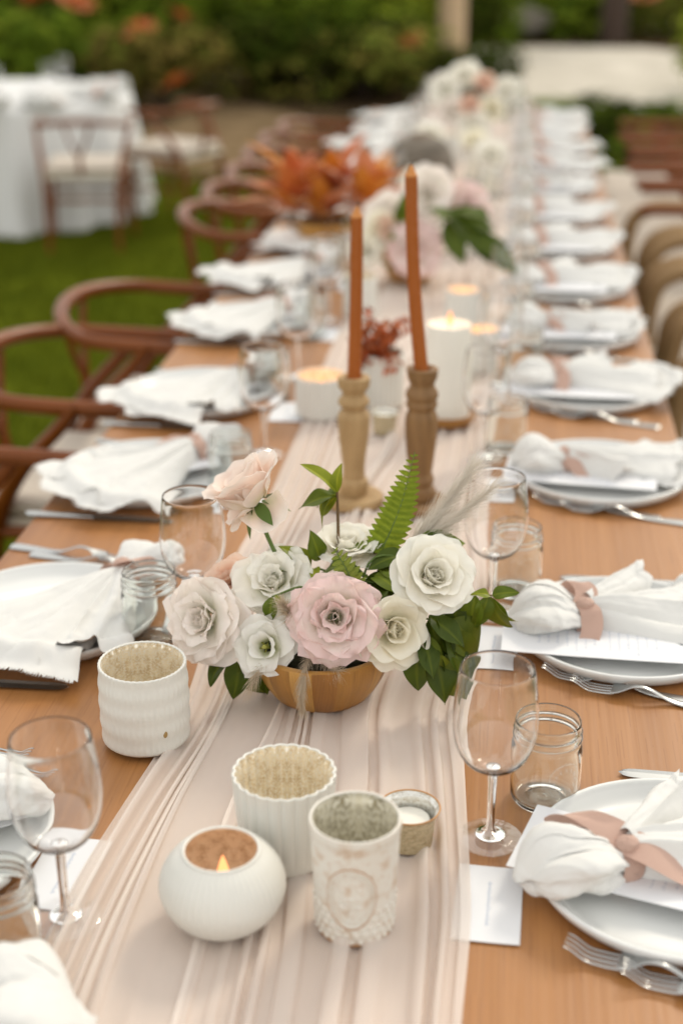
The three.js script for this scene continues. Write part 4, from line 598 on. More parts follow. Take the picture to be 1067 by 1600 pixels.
// ---------------------------------------------------------------- petals, flowers, leaves
// petal: starts at radius r0 from the flower's axis and runs out along a profile whose angle from the axis goes a0 -> a1 (+ curl at the tip)
function petal(p, seed) {
  const { L, W, rc, r0, a0, a1, curl = 0, ruf = 0.002, fr = 2.5, base, tip, edge, point = 0 } = p, r = rng(seed), ph = r() * 6, ph2 = r() * 6, tilt = (r() - 0.5) * 0.25, nv = 14, nu = 14;
  const prof = []; let R = r0, Y = 0; for (let j = 0; j <= 60; j++) { const v = j / 60, a = lerp(a0, a1, v) + curl * Math.pow(v, 4); prof.push([R, Y, a]); R += Math.sin(a) * L / 60; Y += Math.cos(a) * L / 60; }
  const wid = v => W * Math.pow(Math.sin(Math.PI * (0.09 + 0.55 * v)), 0.8);
  return surf(nu, nv, (u, v) => {
    const s = u * 2 - 1, vv = clamp(v * (0.52 + 0.48 * Math.sqrt(Math.max(0, 1 - Math.pow(Math.abs(s), 2.4))) + point * (1 - Math.abs(s)) * 0.12 - 0.05 * Math.exp(-Math.pow((s - tilt) / 0.14, 2)) * (1 - point) + 0.05 * N3(s * 2.4, seed) + 0.012 * N3(s * 7, seed, 3)), 0, 1.1), f = Math.min(59.99, vv * 60), i = Math.floor(f);
    const q = prof[Math.min(60, i)], q2 = prof[Math.min(60, i + 1)], pr = lerp(q[0], q2[0], f - i), py = lerp(q[1], q2[1], f - i), a = q[2], w = wid(v) * s, t = clamp(w / rc, -2.6, 2.6);
    const x = Math.sin(t) * rc, inset = rc * (1 - Math.cos(t)) * 0.85, d = 0.55 * ruf * v * v * (Math.sin(s * fr * 3.1 + ph + v * 2) * (0.4 + 0.6 * Math.abs(s)) + 0.6 * Math.sin(s * fr * 5.3 + ph2 + 1.5 * N3(s * 2, seed)) * Math.pow(Math.abs(v), 5) + 1.2 * N3(s * 1.8 + seed, v * 2)) + 0.0006 * N3(s * 6, v * 6, seed);
    return [x, py - Math.sin(a) * d + inset * Math.sin(a) * 0.35, pr - inset * Math.max(0.25, Math.cos(a)) + Math.cos(a) * d];
  }, (u, v) => { const s = Math.abs(u * 2 - 1), n = 0.06 * N3(u * 5, v * 5, seed); let c = mixc(base, tip, sstep(0.05, 0.6, v + n)); if (edge) c = mixc(c, edge, clamp(sstep(0.55, 1.0, Math.max(v, s * 0.9) + n * 2) )); return c; });
}
const flowerCache = {};
function flowerGeo(kind) { // list of {geo variants, n, offset} per whorl
  if (flowerCache[kind]) return flowerCache[kind];
  const Wt = [0.83, 0.815, 0.775], Cr = [0.82, 0.775, 0.665], K = {
    rose: { base: [0.84, 0.82, 0.62], tip: [0.965, 0.915, 0.77], edge: [0.965, 0.935, 0.82], whorls: [[3, .020, .011, .0065, .0015, .12, -.4, 0, .0006], [4, .024, .016, .0105, .004, .20, -.24, .1, .001], [5, .028, .022, .016, .006, .34, .0, .45, .0014], [5, .038, .032, .028, .0085, .84, .62, .9, .003], [5, .041, .034, .038, .009, 1.12, 1.0, .8, .0036]] },
    whiterose: { base: [0.86, 0.84, 0.70], tip: [0.965, 0.935, 0.85], edge: [0.965, 0.945, 0.875], whorls: [[3, .020, .011, .0065, .0015, .12, -.4, 0, .0008], [4, .024, .016, .0105, .004, .22, -.2, .1, .0014], [5, .030, .024, .016, .006, .40, .06, .5, .002], [5, .036, .030, .023, .0075, .66, .46, .8, .0032], [5, .042, .036, .032, .0085, .98, .85, .9, .0042], [5, .045, .039, .044, .009, 1.24, 1.25, .7, .005]] },
    lisianthus: { base: [0.78, 0.80, 0.58], tip: [0.965, 0.94, 0.865], edge: [0.965, 0.945, 0.885], whorls: [[3, .020, .014, .008, .0015, .16, -.25, .2, .0018], [4, .028, .023, .014, .004, .36, .18, .6, .0042], [4, .036, .033, .021, .006, .58, .52, .8, .0075], [5, .043, .042, .034, .008, .94, 1.14, .7, .0085], [4, .043, .044, .046, .009, 1.18, 1.5, .6, .0086]] },
    pinklisianthus: { base: [0.80, 0.80, 0.60], tip: [0.95, 0.865, 0.81], edge: [0.935, 0.735, 0.715], pinkish: 1, whorls: [[3, .021, .015, .008, .0015, .14, -.2, .3, .0022], [4, .029, .026, .013, .004, .34, .12, .8, .0054], [4, .036, .035, .020, .006, .56, .48, .9, .0105], [5, .043, .044, .034, .008, .90, 1.08, .8, .0120], [5, .045, .046, .046, .009, 1.14, 1.48, .7, .0096]] },
    blushlisianthus: { base: [0.82, 0.82, 0.66], tip: [0.965, 0.925, 0.86], edge: [0.965, 0.895, 0.845], whorls: [[3, .022, .015, .008, .0015, .18, -.2, .2, .002], [4, .029, .025, .014, .004, .40, .2, .6, .0046], [4, .037, .035, .021, .006, .60, .55, .8, .0080], [5, .044, .044, .034, .008, .94, 1.14, .7, .0092], [5, .048, .048, .046, .009, 1.15, 1.5, .6, .0090]] },
    openlisianthus: { base: [0.70, 0.72, 0.44], tip: [0.94, 0.925, 0.86], edge: [0.95, 0.94, 0.90], eye: 2, whorls: [[3, .030, .022, .016, .006, .26, .42, .9, .0024], [4, .041, .042, .024, .0075, .46, 1.32, .6, .0046], [4, .044, .045, .036, .009, .72, 1.62, .6, .0056]] },
    blushrose: { base: [0.88, 0.80, 0.58], tip: [0.95, 0.80, 0.715], edge: [0.955, 0.86, 0.79], whorls: [[3, .022, .012, .0065, .0015, .12, -.4, 0, .001], [4, .027, .019, .0115, .004, .22, -.2, .2, .002], [5, .033, .026, .017, .006, .36, .0, .6, .0028], [5, .039, .032, .023, .0075, .55, .22, .8, .0034], [5, .044, .036, .030, .0085, .82, .50, .8, .0042]] },
    peach: { base: [0.88, 0.52, 0.33], tip: [0.90, 0.60, 0.44], edge: [0.91, 0.72, 0.60], whorls: [[6, .020, .010, .006, .002, .12, -.2, .2, .0022], [8, .025, .014, .009, .004, .30, .0, .4, .0028], [8, .030, .018, .012, .006, .50, .25, .6, .0034], [8, .034, .024, .018, .008, .78, .6, .7, .0036], [6, .040, .032, .034, .009, 1.05, 1.0, .6, .0042]] },
  }[kind];
  let sd = 500 + kind.length * 31;
  const out = K.whorls.map(([n, L, W, rc, r0, a0, a1, curl, ruf], i) => ({ n, geos: [0, 1, 2].map(() => petal({ L, W, rc, r0, a0, a1, curl, ruf, base: K.base, tip: K.tip, edge: K.pinkish && i < 1 ? K.tip : K.edge, fr: kind.includes('lisi') ? 2.6 : 1.7 }, sd++)) }));
  return flowerCache[kind] = { whorls: out, eye: K.eye };
}
const sepalGeo = surf(6, 10, (u, v) => { const s = u * 2 - 1, w = 0.0052 * Math.sin(Math.PI * (0.15 + 0.85 * v)); return [s * w, -0.002 - 0.030 * Math.pow(v, 1.3) * 0.55, 0.006 + 0.026 * v - 0.004 * v * v]; }, (u, v) => [0.10, 0.155, 0.035]);
const eyeMat = std([0.40, 0.40, 0.09], 0.8), UPV = V(0, 1, 0);
function flower(name, kind, label, pos, dir, size, spin, stemPts, group, extra = {}) {
  const F = flowerGeo(kind), t = thing(name, label, 'flower', pos, 0, group), q = new THREE.Quaternion().setFromUnitVectors(UPV, V(...dir).normalize()), r = rng(Math.round((pos[0] + 2) * 9999));
  const tip = (m, az, sc, j) => { m.quaternion.copy(q).multiply(new THREE.Quaternion().setFromAxisAngle(UPV, az)).multiply(new THREE.Quaternion().setFromAxisAngle(V(1, 0, 0), j)); m.scale.setScalar(sc); };
  F.whorls.forEach((w, i) => { for (let k = 0; k < w.n; k++) { const m = part('petal', w.geos[Math.floor(r() * 3)], M.petal, t); tip(m, spin + i * 0.63 + (k + (r() - 0.5) * 0.5) / w.n * 6.2832, size * (0.90 + r() * 0.18), (r() - 0.5) * (i > 1 ? 0.34 : 0.18)); } });
  if (F.eye) { const e = part('pistil', merge([lathe([[0.0001, 0], [0.0028, 0.001], [0.0034, 0.008], [0.0016, 0.013], [0.003, 0.018], [0.0001, 0.020]], 12), ...[0, 1, 2, 3, 4].map(i => bar([[0, 0.002, 0], [Math.sin(i * 1.257) * 0.006, 0.010, Math.cos(i * 1.257) * 0.006], [Math.sin(i * 1.257) * 0.007, 0.014, Math.cos(i * 1.257) * 0.007]], [0.0007, 0.0012], 5))]), eyeMat, t); tip(e, 0, size, 0); }
  if (extra.sepals) for (let k = 0; k < 5; k++) { const m = part('sepal', sepalGeo, M.leafDark, t); tip(m, k * 1.257 + 0.4, size * (0.9 + 0.5 * r()), 0.5 * r() - 0.1); }
  if (extra.drop) for (const [az, sc, j] of extra.drop) { const w = F.whorls[F.whorls.length - 1]; const m = part('petal', w.geos[0], M.petal, t); tip(m, az, sc, j); }
  if (stemPts) { const s = part('stem', bar(stemPts.map(p => [p[0] - pos[0], p[1] - pos[1], p[2] - pos[2]]), [0.0026, 0.0024], 8), M.stem, t); }
  return t;
}
// leaf blade along +z from its base, upper side +y
function leafGeo(L, W, fold, bend, seed, c1, c2, wav = 0.0015) {
  return surf(10, 18, (u, v) => { const s = u * 2 - 1, w = W * Math.pow(Math.sin(Math.PI * Math.pow(v, 0.82)), 0.9) + 0.0002, z = L * v; return [s * w * (1 - 0.1 * fold), Math.abs(s) * w * fold - bend * v * v * L + wav * Math.sin(v * 9 + seed + s * 1.5) * Math.abs(s), z * (1 - bend * 0.25 * v)]; },
    (u, v) => { const s = Math.abs(u * 2 - 1), vein = Math.exp(-Math.pow(s / 0.07, 2)), side = 0.5 + 0.5 * Math.sin((v * 11 - s * 2.4) * 6.28); let c = mixc(c1, c2, clamp(0.35 + 0.4 * N3(u * 3, v * 4, seed) + 0.14 * side)); return mixc(c, [c2[0] * 1.5 + 0.02, c2[1] * 1.35 + 0.02, c2[2] * 1.4], vein * 0.6); });
}
const LD = [[0.050, 0.082, 0.008], [0.095, 0.135, 0.012]], LM = [[0.095, 0.140, 0.010], [0.165, 0.215, 0.016]], LL = [[0.19, 0.235, 0.014], [0.29, 0.325, 0.030]];
const tone = (c, k) => c.map(x => [x[0] * k * (k > 1 ? 1.15 : 1), x[1] * k, x[2] * k]);
const leafSet = { dark: [0, 1, 2].map(i => leafGeo(0.060, 0.0155 + 0.002 * i, 0.25, 0.30 + 0.2 * i, 70 + i, ...tone(LD, [0.75, 1, 1.35][i]), 0.0025)), mid: [0, 1, 2].map(i => leafGeo(0.050, 0.0140, 0.3, 0.35 + 0.2 * i, 80 + i, ...tone(LM, [0.8, 1.3, 1][i]), 0.0022)), light: [0, 1, 2].map(i => leafGeo(0.040, 0.0095, 0.4, 0.2 + 0.25 * i, 90 + i, ...LL, 0.0006)), broad: [0, 1].map(i => leafGeo(0.090, 0.021, 0.18, 0.25, 95 + i, ...LD)) };
// sprig: a stem along world points, and leaves [x, y, z, dx, dy, dz, size, kind, roll]
function sprig(label, stemPts, leaves, radius = 0.0016, mat = M.twig, name = 'leafy_sprig', category = 'foliage sprig') {
  const o = stemPts[0], t = thing(name, label, category, o); part('stem', bar(stemPts.map(p => [p[0] - o[0], p[1] - o[1], p[2] - o[2]]), [radius * 1.2, radius * 0.8], 7), mat, t);
  leaves.forEach(([x, y, z, dx, dy, dz, s, kind, roll = 0], i) => { const m = part('leaf', leafSet[kind][i % leafSet[kind].length], kind === 'light' ? M.leafLight : M.leafDark, t); m.position.set(x - o[0], y - o[1], z - o[2]); const d = V(dx, dy, dz).normalize(), up = Math.abs(d.y) > 0.9 ? V(0.2, 0.1, 1) : V(0.1, 1, 0.5), side = V(0, 0, 0).crossVectors(up, d).normalize(), nn = V(0, 0, 0).crossVectors(d, side); m.quaternion.setFromRotationMatrix(new THREE.Matrix4().makeBasis(side, nn, d)).multiply(new THREE.Quaternion().setFromAxisAngle(V(0, 0, 1), roll)); m.scale.setScalar(s); });
  return t;
}
// feathery grass plume: fine hairs along a drooping axis
function plume(label, pts, len, n, spread, mat, seed, along = 0.3, hair = 0.00022) {
  const o = pts[0], t = thing('grass_plume', label, 'dried grass', o), c = new THREE.CatmullRomCurve3(pts.map(p => V(p[0] - o[0], p[1] - o[1], p[2] - o[2]))), r = rng(seed), P = [], ix = [];
  part('stem', bar(pts.map(p => [p[0] - o[0], p[1] - o[1], p[2] - o[2]]), [0.0009, 0.0004], 5), mat, t);
  for (let i = 0; i < n; i++) {
    const k = along + (1 - along) * r(), q = c.getPoint(k), tg = c.getTangent(k), d = V(r() - 0.5, r() - 0.5, r() - 0.5).cross(tg).normalize().multiplyScalar(spread * (0.4 + 0.6 * r())).add(tg).normalize(), l = len * (0.5 + 0.7 * r()) * (1 - 0.45 * k), s = V(r() - 0.5, r() - 0.5, r() - 0.5).cross(d).normalize().multiplyScalar(hair), b = q.clone().addScaledVector(d, l * 0.5), e = q.clone().addScaledVector(d, l); e.y -= l * 0.18; b.y += l * 0.02; const z = P.length / 3;
    P.push(q.x - s.x, q.y - s.y, q.z - s.z, q.x + s.x, q.y + s.y, q.z + s.z, b.x - s.x, b.y - s.y, b.z - s.z, b.x + s.x, b.y + s.y, b.z + s.z, e.x, e.y, e.z); ix.push(z, z + 1, z + 2, z + 1, z + 3, z + 2, z + 2, z + 3, z + 4);
  }
  const g = new THREE.BufferGeometry(); g.setAttribute('position', new THREE.Float32BufferAttribute(P, 3)); g.setIndex(ix); g.computeVertexNormals(); const m = part('hairs', g, mat, t); m.userData.kind = 'stuff'; return t;
}
// ---------------------------------------------------------------- bowl made of glued staves, and the bouquet in it
function staveBowl(label, pos, R, H, n) {
  const t = thing('wooden_bowl', label, 'bowl', pos), rr = v => R * (0.64 + 0.36 * Math.pow(Math.sin(Math.min(1, v) * 1.57), 0.85)), q = rng(Math.round(R * 9000) + n); let a = 0; const ws = Array.from({ length: n }, () => 0.6 + q() * 0.8), sum = ws.reduce((x, y) => x + y);
  ws.forEach((w, i) => { const d = w / sum * 6.2832, a0 = a + 0.001, a1 = a + d - 0.001, j = (q() - 0.5) * 0.0004; a += d; part('stave', surf(8, 22, (u, v) => { const th = lerp(a0, a1, u), y = H * v, r = rr(v) + j - 0.00025 * Math.pow(Math.abs(u * 2 - 1), 12) - (v < 0.06 ? 0.004 * Math.pow(1 - v / 0.06, 2) : 0); return [Math.sin(th) * r, y, Math.cos(th) * r]; }), M['stave' + Math.floor(q() * 4)], t); });
  part('core', lathe([[0.0001, 0.002], [rr(0) - 0.006, 0.002], ...Array.from({ length: 12 }, (_, i) => [rr(i / 11) - 0.0022, 0.004 + (H - 0.005) * i / 11])], 48), M.stave2, t);
  part('inside', lathe([[0.0001, 0.010], [rr(0.1) - 0.016, 0.010], ...Array.from({ length: 12 }, (_, i) => [rr(i / 11) - 0.0085, 0.014 + (H - 0.0145) * i / 11])], 48), M.bowlIn, t);
  part('rim', tubeSurf(96, 8, (u, v) => { const k = v * 3.1416, r = rr(1) - 0.0042 + Math.cos(k) * 0.0044, th = u * 6.2832; return [Math.sin(th) * r, H - 0.0008 + Math.sin(k) * 0.0014, Math.cos(th) * r]; }), M.stave1, t);
  return t;
}
const BX = -0.193, BZ = -1.418, BY = RY - 0.001;
staveBowl('small bamboo wood bowl holding the nearest bouquet', [BX, BY, BZ], 0.081, 0.066, 22);
single('moss_filling', (() => { const g = new THREE.SphereGeometry(0.062, 40, 20), p = g.attributes.position; for (let i = 0; i < p.count; i++) { const x = p.getX(i), y = p.getY(i), z = p.getZ(i), k = 1 + 0.25 * N3(x * 70, y * 70, z * 70); p.setXYZ(i, x * k, y * 0.5 * k, z * k); } g.computeVertexNormals(); return g; })(), std([0.030, 0.030, 0.014], 1, { bumpMap: soft, bumpScale: 0.01 }), 'dark moss filling the nearest flower bowl', 'moss', [BX, BY + 0.052, BZ]);
const inBowl = [BX, BY + 0.05, BZ], stemTo = (p, m) => [[p[0], p[1], p[2]], m, inBowl];
const GB = 'flowers of the nearest bouquet';
flower('lisianthus', 'pinklisianthus', 'ruffled pink lisianthus at the front centre of the nearest bouquet', [-0.172, 0.884, -1.372], [0.12, 0.42, 0.9], 0.98, 0.3, stemTo([-0.172, 0.884, -1.372], [-0.18, 0.84, -1.40]), GB);
flower('lisianthus', 'openlisianthus', 'white open-throated lisianthus hanging over the bowl rim', [-0.247, 0.842, -1.374], [-0.12, 0.42, 0.86], 0.80, 1.1, stemTo([-0.247, 0.842, -1.374], [-0.22, 0.83, -1.40]), GB);
flower('lisianthus', 'blushlisianthus', 'large blush white lisianthus at the bouquet edge above the ribbed votive', [-0.318, 0.860, -1.395], [-0.42, 0.40, 0.80], 0.95, 2.0, stemTo([-0.318, 0.860, -1.395], [-0.25, 0.84, -1.41]), GB, { drop: [[0.9, 1.05, 0.25]] });
flower('lisianthus', 'lisianthus', 'upright white lisianthus below the tall blush rose', [-0.246, 0.893, -1.425], [-0.14, 0.78, 0.55], 0.92, 0.8, stemTo([-0.246, 0.893, -1.425], [-0.22, 0.86, -1.42]), GB);
flower('ranunculus', 'peach', 'peach coral ranunculus tucked between the white lisianthus', [-0.296, 0.872, -1.448], [-0.30, 0.62, 0.62], 0.92, 0.2, stemTo([-0.296, 0.872, -1.448], [-0.24, 0.84, -1.43]), GB);
flower('rose', 'blushrose', 'tall pale blush rose leaning out over the wine glass', [-0.272, 0.984, -1.450], [-0.52, 0.80, 0.10], 1.18, 1.3, [[-0.272, 0.984, -1.450], [-0.258, 0.945, -1.446], [-0.235, 0.90, -1.436], inBowl], GB, { sepals: true, drop: [[-1.9, 0.95, 1.15], [0.5, 0.95, 1.25], [-1.2, 0.8, 0.75]] });
flower('rose', 'whiterose', 'flat white rose at the top of the bouquet facing the sky', [-0.170, 0.918, -1.470], [0.02, 0.97, 0.22], 0.80, 0.5, stemTo([-0.170, 0.918, -1.470], [-0.175, 0.87, -1.45]), GB);
flower('rose', 'whiterose', 'large white rose at the right shoulder of the bouquet', [-0.072, 0.914, -1.420], [0.36, 0.62, 0.66], 0.93, 0.9, stemTo([-0.072, 0.914, -1.420], [-0.13, 0.86, -1.42]), GB);
flower('rose', 'rose', 'cream rose low beside the pink lisianthus', [-0.112, 0.867, -1.385], [0.42, 0.30, 0.82], 0.92, 0.1, stemTo([-0.112, 0.867, -1.385], [-0.15, 0.84, -1.41]), GB);
// greenery
sprig('upright twig with pale green leaves at the top of the bouquet', [[-0.180, 0.90, -1.468], [-0.1805, 0.955, -1.470], [-0.1815, 0.991, -1.470]], [[-0.1815, 0.990, -1.470, -0.72, 0.85, 0.05, 1.35, 'light', 0.4], [-0.1815, 0.990, -1.470, -0.10, 0.98, -0.12, 0.85, 'light', -0.6], [-0.1815, 0.988, -1.470, -0.85, -0.45, 0.35, 1.05, 'light', 0.7], [-0.1815, 0.986, -1.470, -0.98, -0.02, 0.2, 0.95, 'mid', 0.2], [-0.1815, 0.986, -1.470, -0.85, -0.75, 0.05, 1.0, 'light', -0.3], [-0.1812, 0.985, -1.472, -0.9, 0.05, -0.4, 0.8, 'mid', 0]], 0.0019);
const cluster = (label, root, list) => sprig(label, [[BX + (root[0] - BX) * 0.4, BY + 0.06, BZ + (root[2] - BZ) * 0.4], [(root[0] + BX) / 2 + 0.01, root[1] + 0.005, (root[2] + BZ) / 2], root], list.map(l => [root[0] + l[0], root[1] + l[1], root[2] + l[2], ...l.slice(3)]), 0.0015, M.stem);
cluster('dark glossy leaves spilling down the right of the bouquet', [-0.072, 0.872, -1.402], [[0, 0, 0, 0.42, -0.72, 0.45, 1.15, 'dark', 0.1], [0.006, 0.006, -0.005, 0.72, -0.62, 0.25, 1.35, 'dark', -0.3], [-0.006, -0.012, 0.008, 0.12, -0.82, 0.55, 1.05, 'dark', 0.3], [0.004, -0.024, 0.012, 0.40, -0.80, 0.50, 1.2, 'dark', -0.1], [-0.010, -0.026, 0.014, -0.05, -0.85, 0.45, 0.95, 'dark', 0.2], [0.010, -0.034, 0.016, 0.52, -0.75, 0.45, 1.05, 'dark', 0.4], [0.0, 0.006, 0.004, 0.78, -0.25, 0.45, 0.9, 'dark', 0], [0.012, 0.0, 0.0, 0.55, -0.80, 0.22, 0.95, 'broad', -0.5], [0.016, -0.012, 0.006, 0.75, -0.70, 0.2, 1.15, 'dark', 0.5], [-0.004, -0.020, 0.010, 0.3, -0.4, 0.8, 0.8, 'dark', 0], [0.006, -0.030, 0.018, 0.34, -0.86, 0.34, 1.1, 'mid', 0.2], [0.022, -0.002, -0.004, 0.80, -0.58, 0.1, 1.15, 'dark', 0.3], [0.016, -0.022, 0.006, 0.55, -0.82, 0.15, 1.2, 'dark', 0.1]]);
cluster('dark leaves behind the white rose near the fern', [-0.105, 0.918, -1.465], [[0, 0, 0, 0.8, 0.35, 0.1, 1.05, 'mid', 0.3], [0, 0.004, 0, 0.9, 0.25, -0.1, 1.1, 'mid', -0.2], [0.012, 0.012, 0.0, 0.92, 0.30, 0.05, 1.2, 'mid', 0.5], [0.004, 0.014, 0.004, 0.85, 0.42, 0.1, 0.9, 'dark', -0.3], [0, 0, 0, -0.5, 0.3, 0.6, 0.8, 'dark', 0], [-0.01, 0, 0.01, -0.15, -0.3, 0.9, 0.9, 'dark', 0.3], [-0.015, -0.004, 0.02, 0.05, -0.75, 0.7, 0.85, 'mid', 0], [-0.006, -0.006, 0.02, 0.35, -0.7, 0.6, 0.8, 'dark', 0.2], [-0.02, 0.002, 0.0, -0.6, 0.7, 0.2, 0.9, 'mid', 0.4], [-0.02, -0.01, 0.02, -0.4, -0.6, 0.7, 0.9, 'dark', -0.3]]);
cluster('dark leaves filling the middle between the roses', [-0.135, 0.898, -1.432], [[0, 0, 0, 0.2, 0.2, 0.95, 0.9, 'dark', 0], [0, 0, 0, 0.7, -0.25, 0.65, 0.9, 'dark', 0.4], [0, 0.008, 0, 0.5, 0.5, 0.7, 0.85, 'mid', 0], [-0.01, 0.01, 0, -0.4, 0.5, 0.7, 0.9, 'dark', 0.2], [0.01, -0.012, 0.01, 0.6, -0.6, 0.5, 0.9, 'dark', 0], [0.005, 0.012, -0.01, 0.8, 0.3, 0.4, 0.8, 'dark', -0.4]]);
cluster('mid green leaves between the white lisianthus and the top rose', [-0.208, 0.905, -1.445], [[0, 0, 0, -0.65, 0.35, 0.4, 0.95, 'mid', 0.4], [0, 0, 0, -0.35, 0.75, 0.3, 0.9, 'mid', -0.2], [0.004, 0.006, 0.01, 0.15, 0.5, 0.8, 0.75, 'light', 0], [0, -0.006, 0.01, 0.05, 0.15, 0.95, 0.8, 'mid', 0.5], [0.012, -0.008, 0.02, 0.45, 0.2, 0.8, 0.8, 'light', -0.3], [-0.006, -0.008, 0.012, -0.5, -0.1, 0.8, 0.8, 'dark', 0.2], [0.01, 0.012, 0.0, -0.1, 0.9, 0.35, 0.8, 'mid', 0.3], [0.016, 0.002, 0.012, 0.3, 0.75, 0.5, 0.8, 'dark', 0]]);
cluster('dark leaves under the blush white lisianthus', [-0.292, 0.828, -1.392], [[0, 0, 0, -0.42, -0.35, 0.75, 0.85, 'dark', 0.3], [0.012, -0.006, 0, -0.05, -0.75, 0.55, 0.95, 'dark', -0.2], [0.02, -0.01, 0.004, 0.25, -0.9, 0.35, 0.95, 'dark', 0.2], [-0.006, 0.0, 0, -0.85, -0.2, 0.45, 0.6, 'mid', 0], [0.024, -0.008, 0.006, 0.6, -0.65, 0.4, 0.8, 'dark', 0]]);
cluster('single bright round leaf between the white lisianthus', [-0.243, 0.898, -1.385], [[0, 0, 0, -0.1, -0.85, 0.5, 0.62, 'mid', 0.2], [0.004, 0.002, 0.0, 0.5, -0.3, 0.6, 0.4, 'light', 0]]);
sprig('thin trailing twig of small leaves right of the white rose', [[-0.085, 0.87, -1.415], [-0.045, 0.893, -1.418], [-0.018, 0.897, -1.420], [-0.004, 0.8965, -1.420]], [[-0.004, 0.8965, -1.420, 0.75, 0.42, 0.25, 0.62, 'mid', 0.2], [-0.006, 0.896, -1.420, -0.55, 0.45, 0.35, 0.45, 'mid', 0], [-0.005, 0.896, -1.419, 0.18, -0.9, 0.3, 1.05, 'mid', 0.6], [-0.008, 0.896, -1.419, -0.25, -0.85, 0.4, 0.85, 'mid', -0.5], [-0.005, 0.895, -1.418, 0.42, -0.9, 0.1, 1.2, 'light', 0.9], [-0.022, 0.896, -1.419, -0.2, -0.8, 0.5, 0.95, 'mid', 0.2], [-0.045, 0.893, -1.418, 0.1, -0.9, 0.3, 0.8, 'dark', 0]], 0.0009);
function fern(label, a, b, bow, n, w, mat, cols, seed) { // frond with toothed leaflets in two ranks
  const t = thing('fern_frond', label, 'fern', a), A = V(0, 0, 0), B = V(b[0] - a[0], b[1] - a[1], b[2] - a[2]), mid = A.clone().lerp(B, 0.5).add(V(...bow)), c = new THREE.CatmullRomCurve3([A, mid, B]), q = rng(seed);
  part('midrib', bar([[0, 0, 0], mid.toArray(), B.toArray()], [0.0013, 0.0005], 6, 24), M.stem, t);
  const g = [0, 1, 2].map(k => surf(6, 10, (u, v) => { const s = u * 2 - 1, wd = 0.235 * Math.pow(Math.sin(Math.PI * (0.22 + 0.78 * v)), 0.8) * (1 + 0.13 * Math.sin(v * 34 + k)); return [s * wd + 0.10 * v * v, 0.10 * Math.abs(s) * wd - 0.13 * v * v + 0.02 * Math.sin(v * 9 + k), v]; }, (u, v) => mixc(cols[0], cols[1], clamp(0.5 + 0.4 * N3(u * 3, v * 4, k) + 0.4 * Math.exp(-Math.pow((u - 0.5) / 0.08, 2))))));
  for (let i = 0; i < n; i++) for (const s of [-1, 1]) { const k = (i + 0.6 + (s > 0 ? 0.22 : 0)) / (n + 0.4), p = c.getPoint(k), tg = c.getTangent(k).normalize(), fwd = V(0.12, 0.30, 0.94), side = V(0, 0, 0).crossVectors(tg, fwd).normalize().multiplyScalar(s), dir = side.clone().addScaledVector(tg, 0.30).addScaledVector(fwd, 0.10 + 0.2 * (q() - 0.5)).normalize(), nn = fwd.clone().addScaledVector(dir, -fwd.dot(dir)).normalize(), xx = V(0, 0, 0).crossVectors(nn, dir); const m = part('leaflet', g[Math.floor(q() * 3)], mat, t); m.position.copy(p); m.quaternion.setFromRotationMatrix(new THREE.Matrix4().makeBasis(xx, nn, dir)); m.scale.setScalar(w * Math.pow(Math.sin(Math.PI * (0.30 + 0.66 * k)), 0.9) * (0.92 + 0.16 * q()) ); }
}
fern('upright green fern frond in front of the darker candlestick', [-0.140, 0.902, -1.462], [-0.098, 1.027, -1.512], [0.006, 0.002, 0.006], 19, 0.0225, M.leafLight, [[0.15, 0.215, 0.012], [0.26, 0.33, 0.025]], 3);
fern('small yellow green fern tip in front of the top white rose', [-0.150, 0.895, -1.402], [-0.176, 0.957, -1.392], [0.002, 0.004, 0.004], 9, 0.0165, M.leafLight, [[0.17, 0.23, 0.03], [0.29, 0.33, 0.06]], 5);
plume('fan of pale dried grass rising right of the fern', [[-0.118, 0.885, -1.475], [-0.085, 0.935, -1.485], [-0.035, 1.005, -1.515]], 0.085, 1100, 0.42, M.pampasPale, 1, 0.12, 0.00020);
plume('second pale dried grass plume beside the first', [[-0.110, 0.89, -1.470], [-0.07, 0.938, -1.480], [-0.012, 0.985, -1.51]], 0.075, 700, 0.42, M.pampasPale, 2, 0.15, 0.00018);
plume('fluffy beige grass tuft between the white and pink lisianthus', [[-0.205, 0.865, -1.40], [-0.218, 0.882, -1.372], [-0.229, 0.903, -1.362]], 0.030, 700, 0.9, M.pampas, 3, 0.1, 0.0002);
plume('beige dried grass drooping over the front of the bowl', [[-0.195, 0.835, -1.395], [-0.200, 0.836, -1.345], [-0.2035, 0.815, -1.334], [-0.203, 0.787, -1.333]], 0.024, 620, 0.7, M.pampas, 4, 0.12, 0.0002);
plume('wispy beige grass hanging at the bowl side over the runner', [[-0.235, 0.835, -1.39], [-0.252, 0.826, -1.350], [-0.262, 0.806, -1.335]], 0.030, 160, 0.6, M.pampas, 5, 0.3, 0.0002);
plume('beige grass wisps under the pink lisianthus', [[-0.19, 0.838, -1.40], [-0.185, 0.838, -1.36], [-0.165, 0.832, -1.345]], 0.032, 260, 1.0, M.pampas, 6, 0.1, 0.0002);

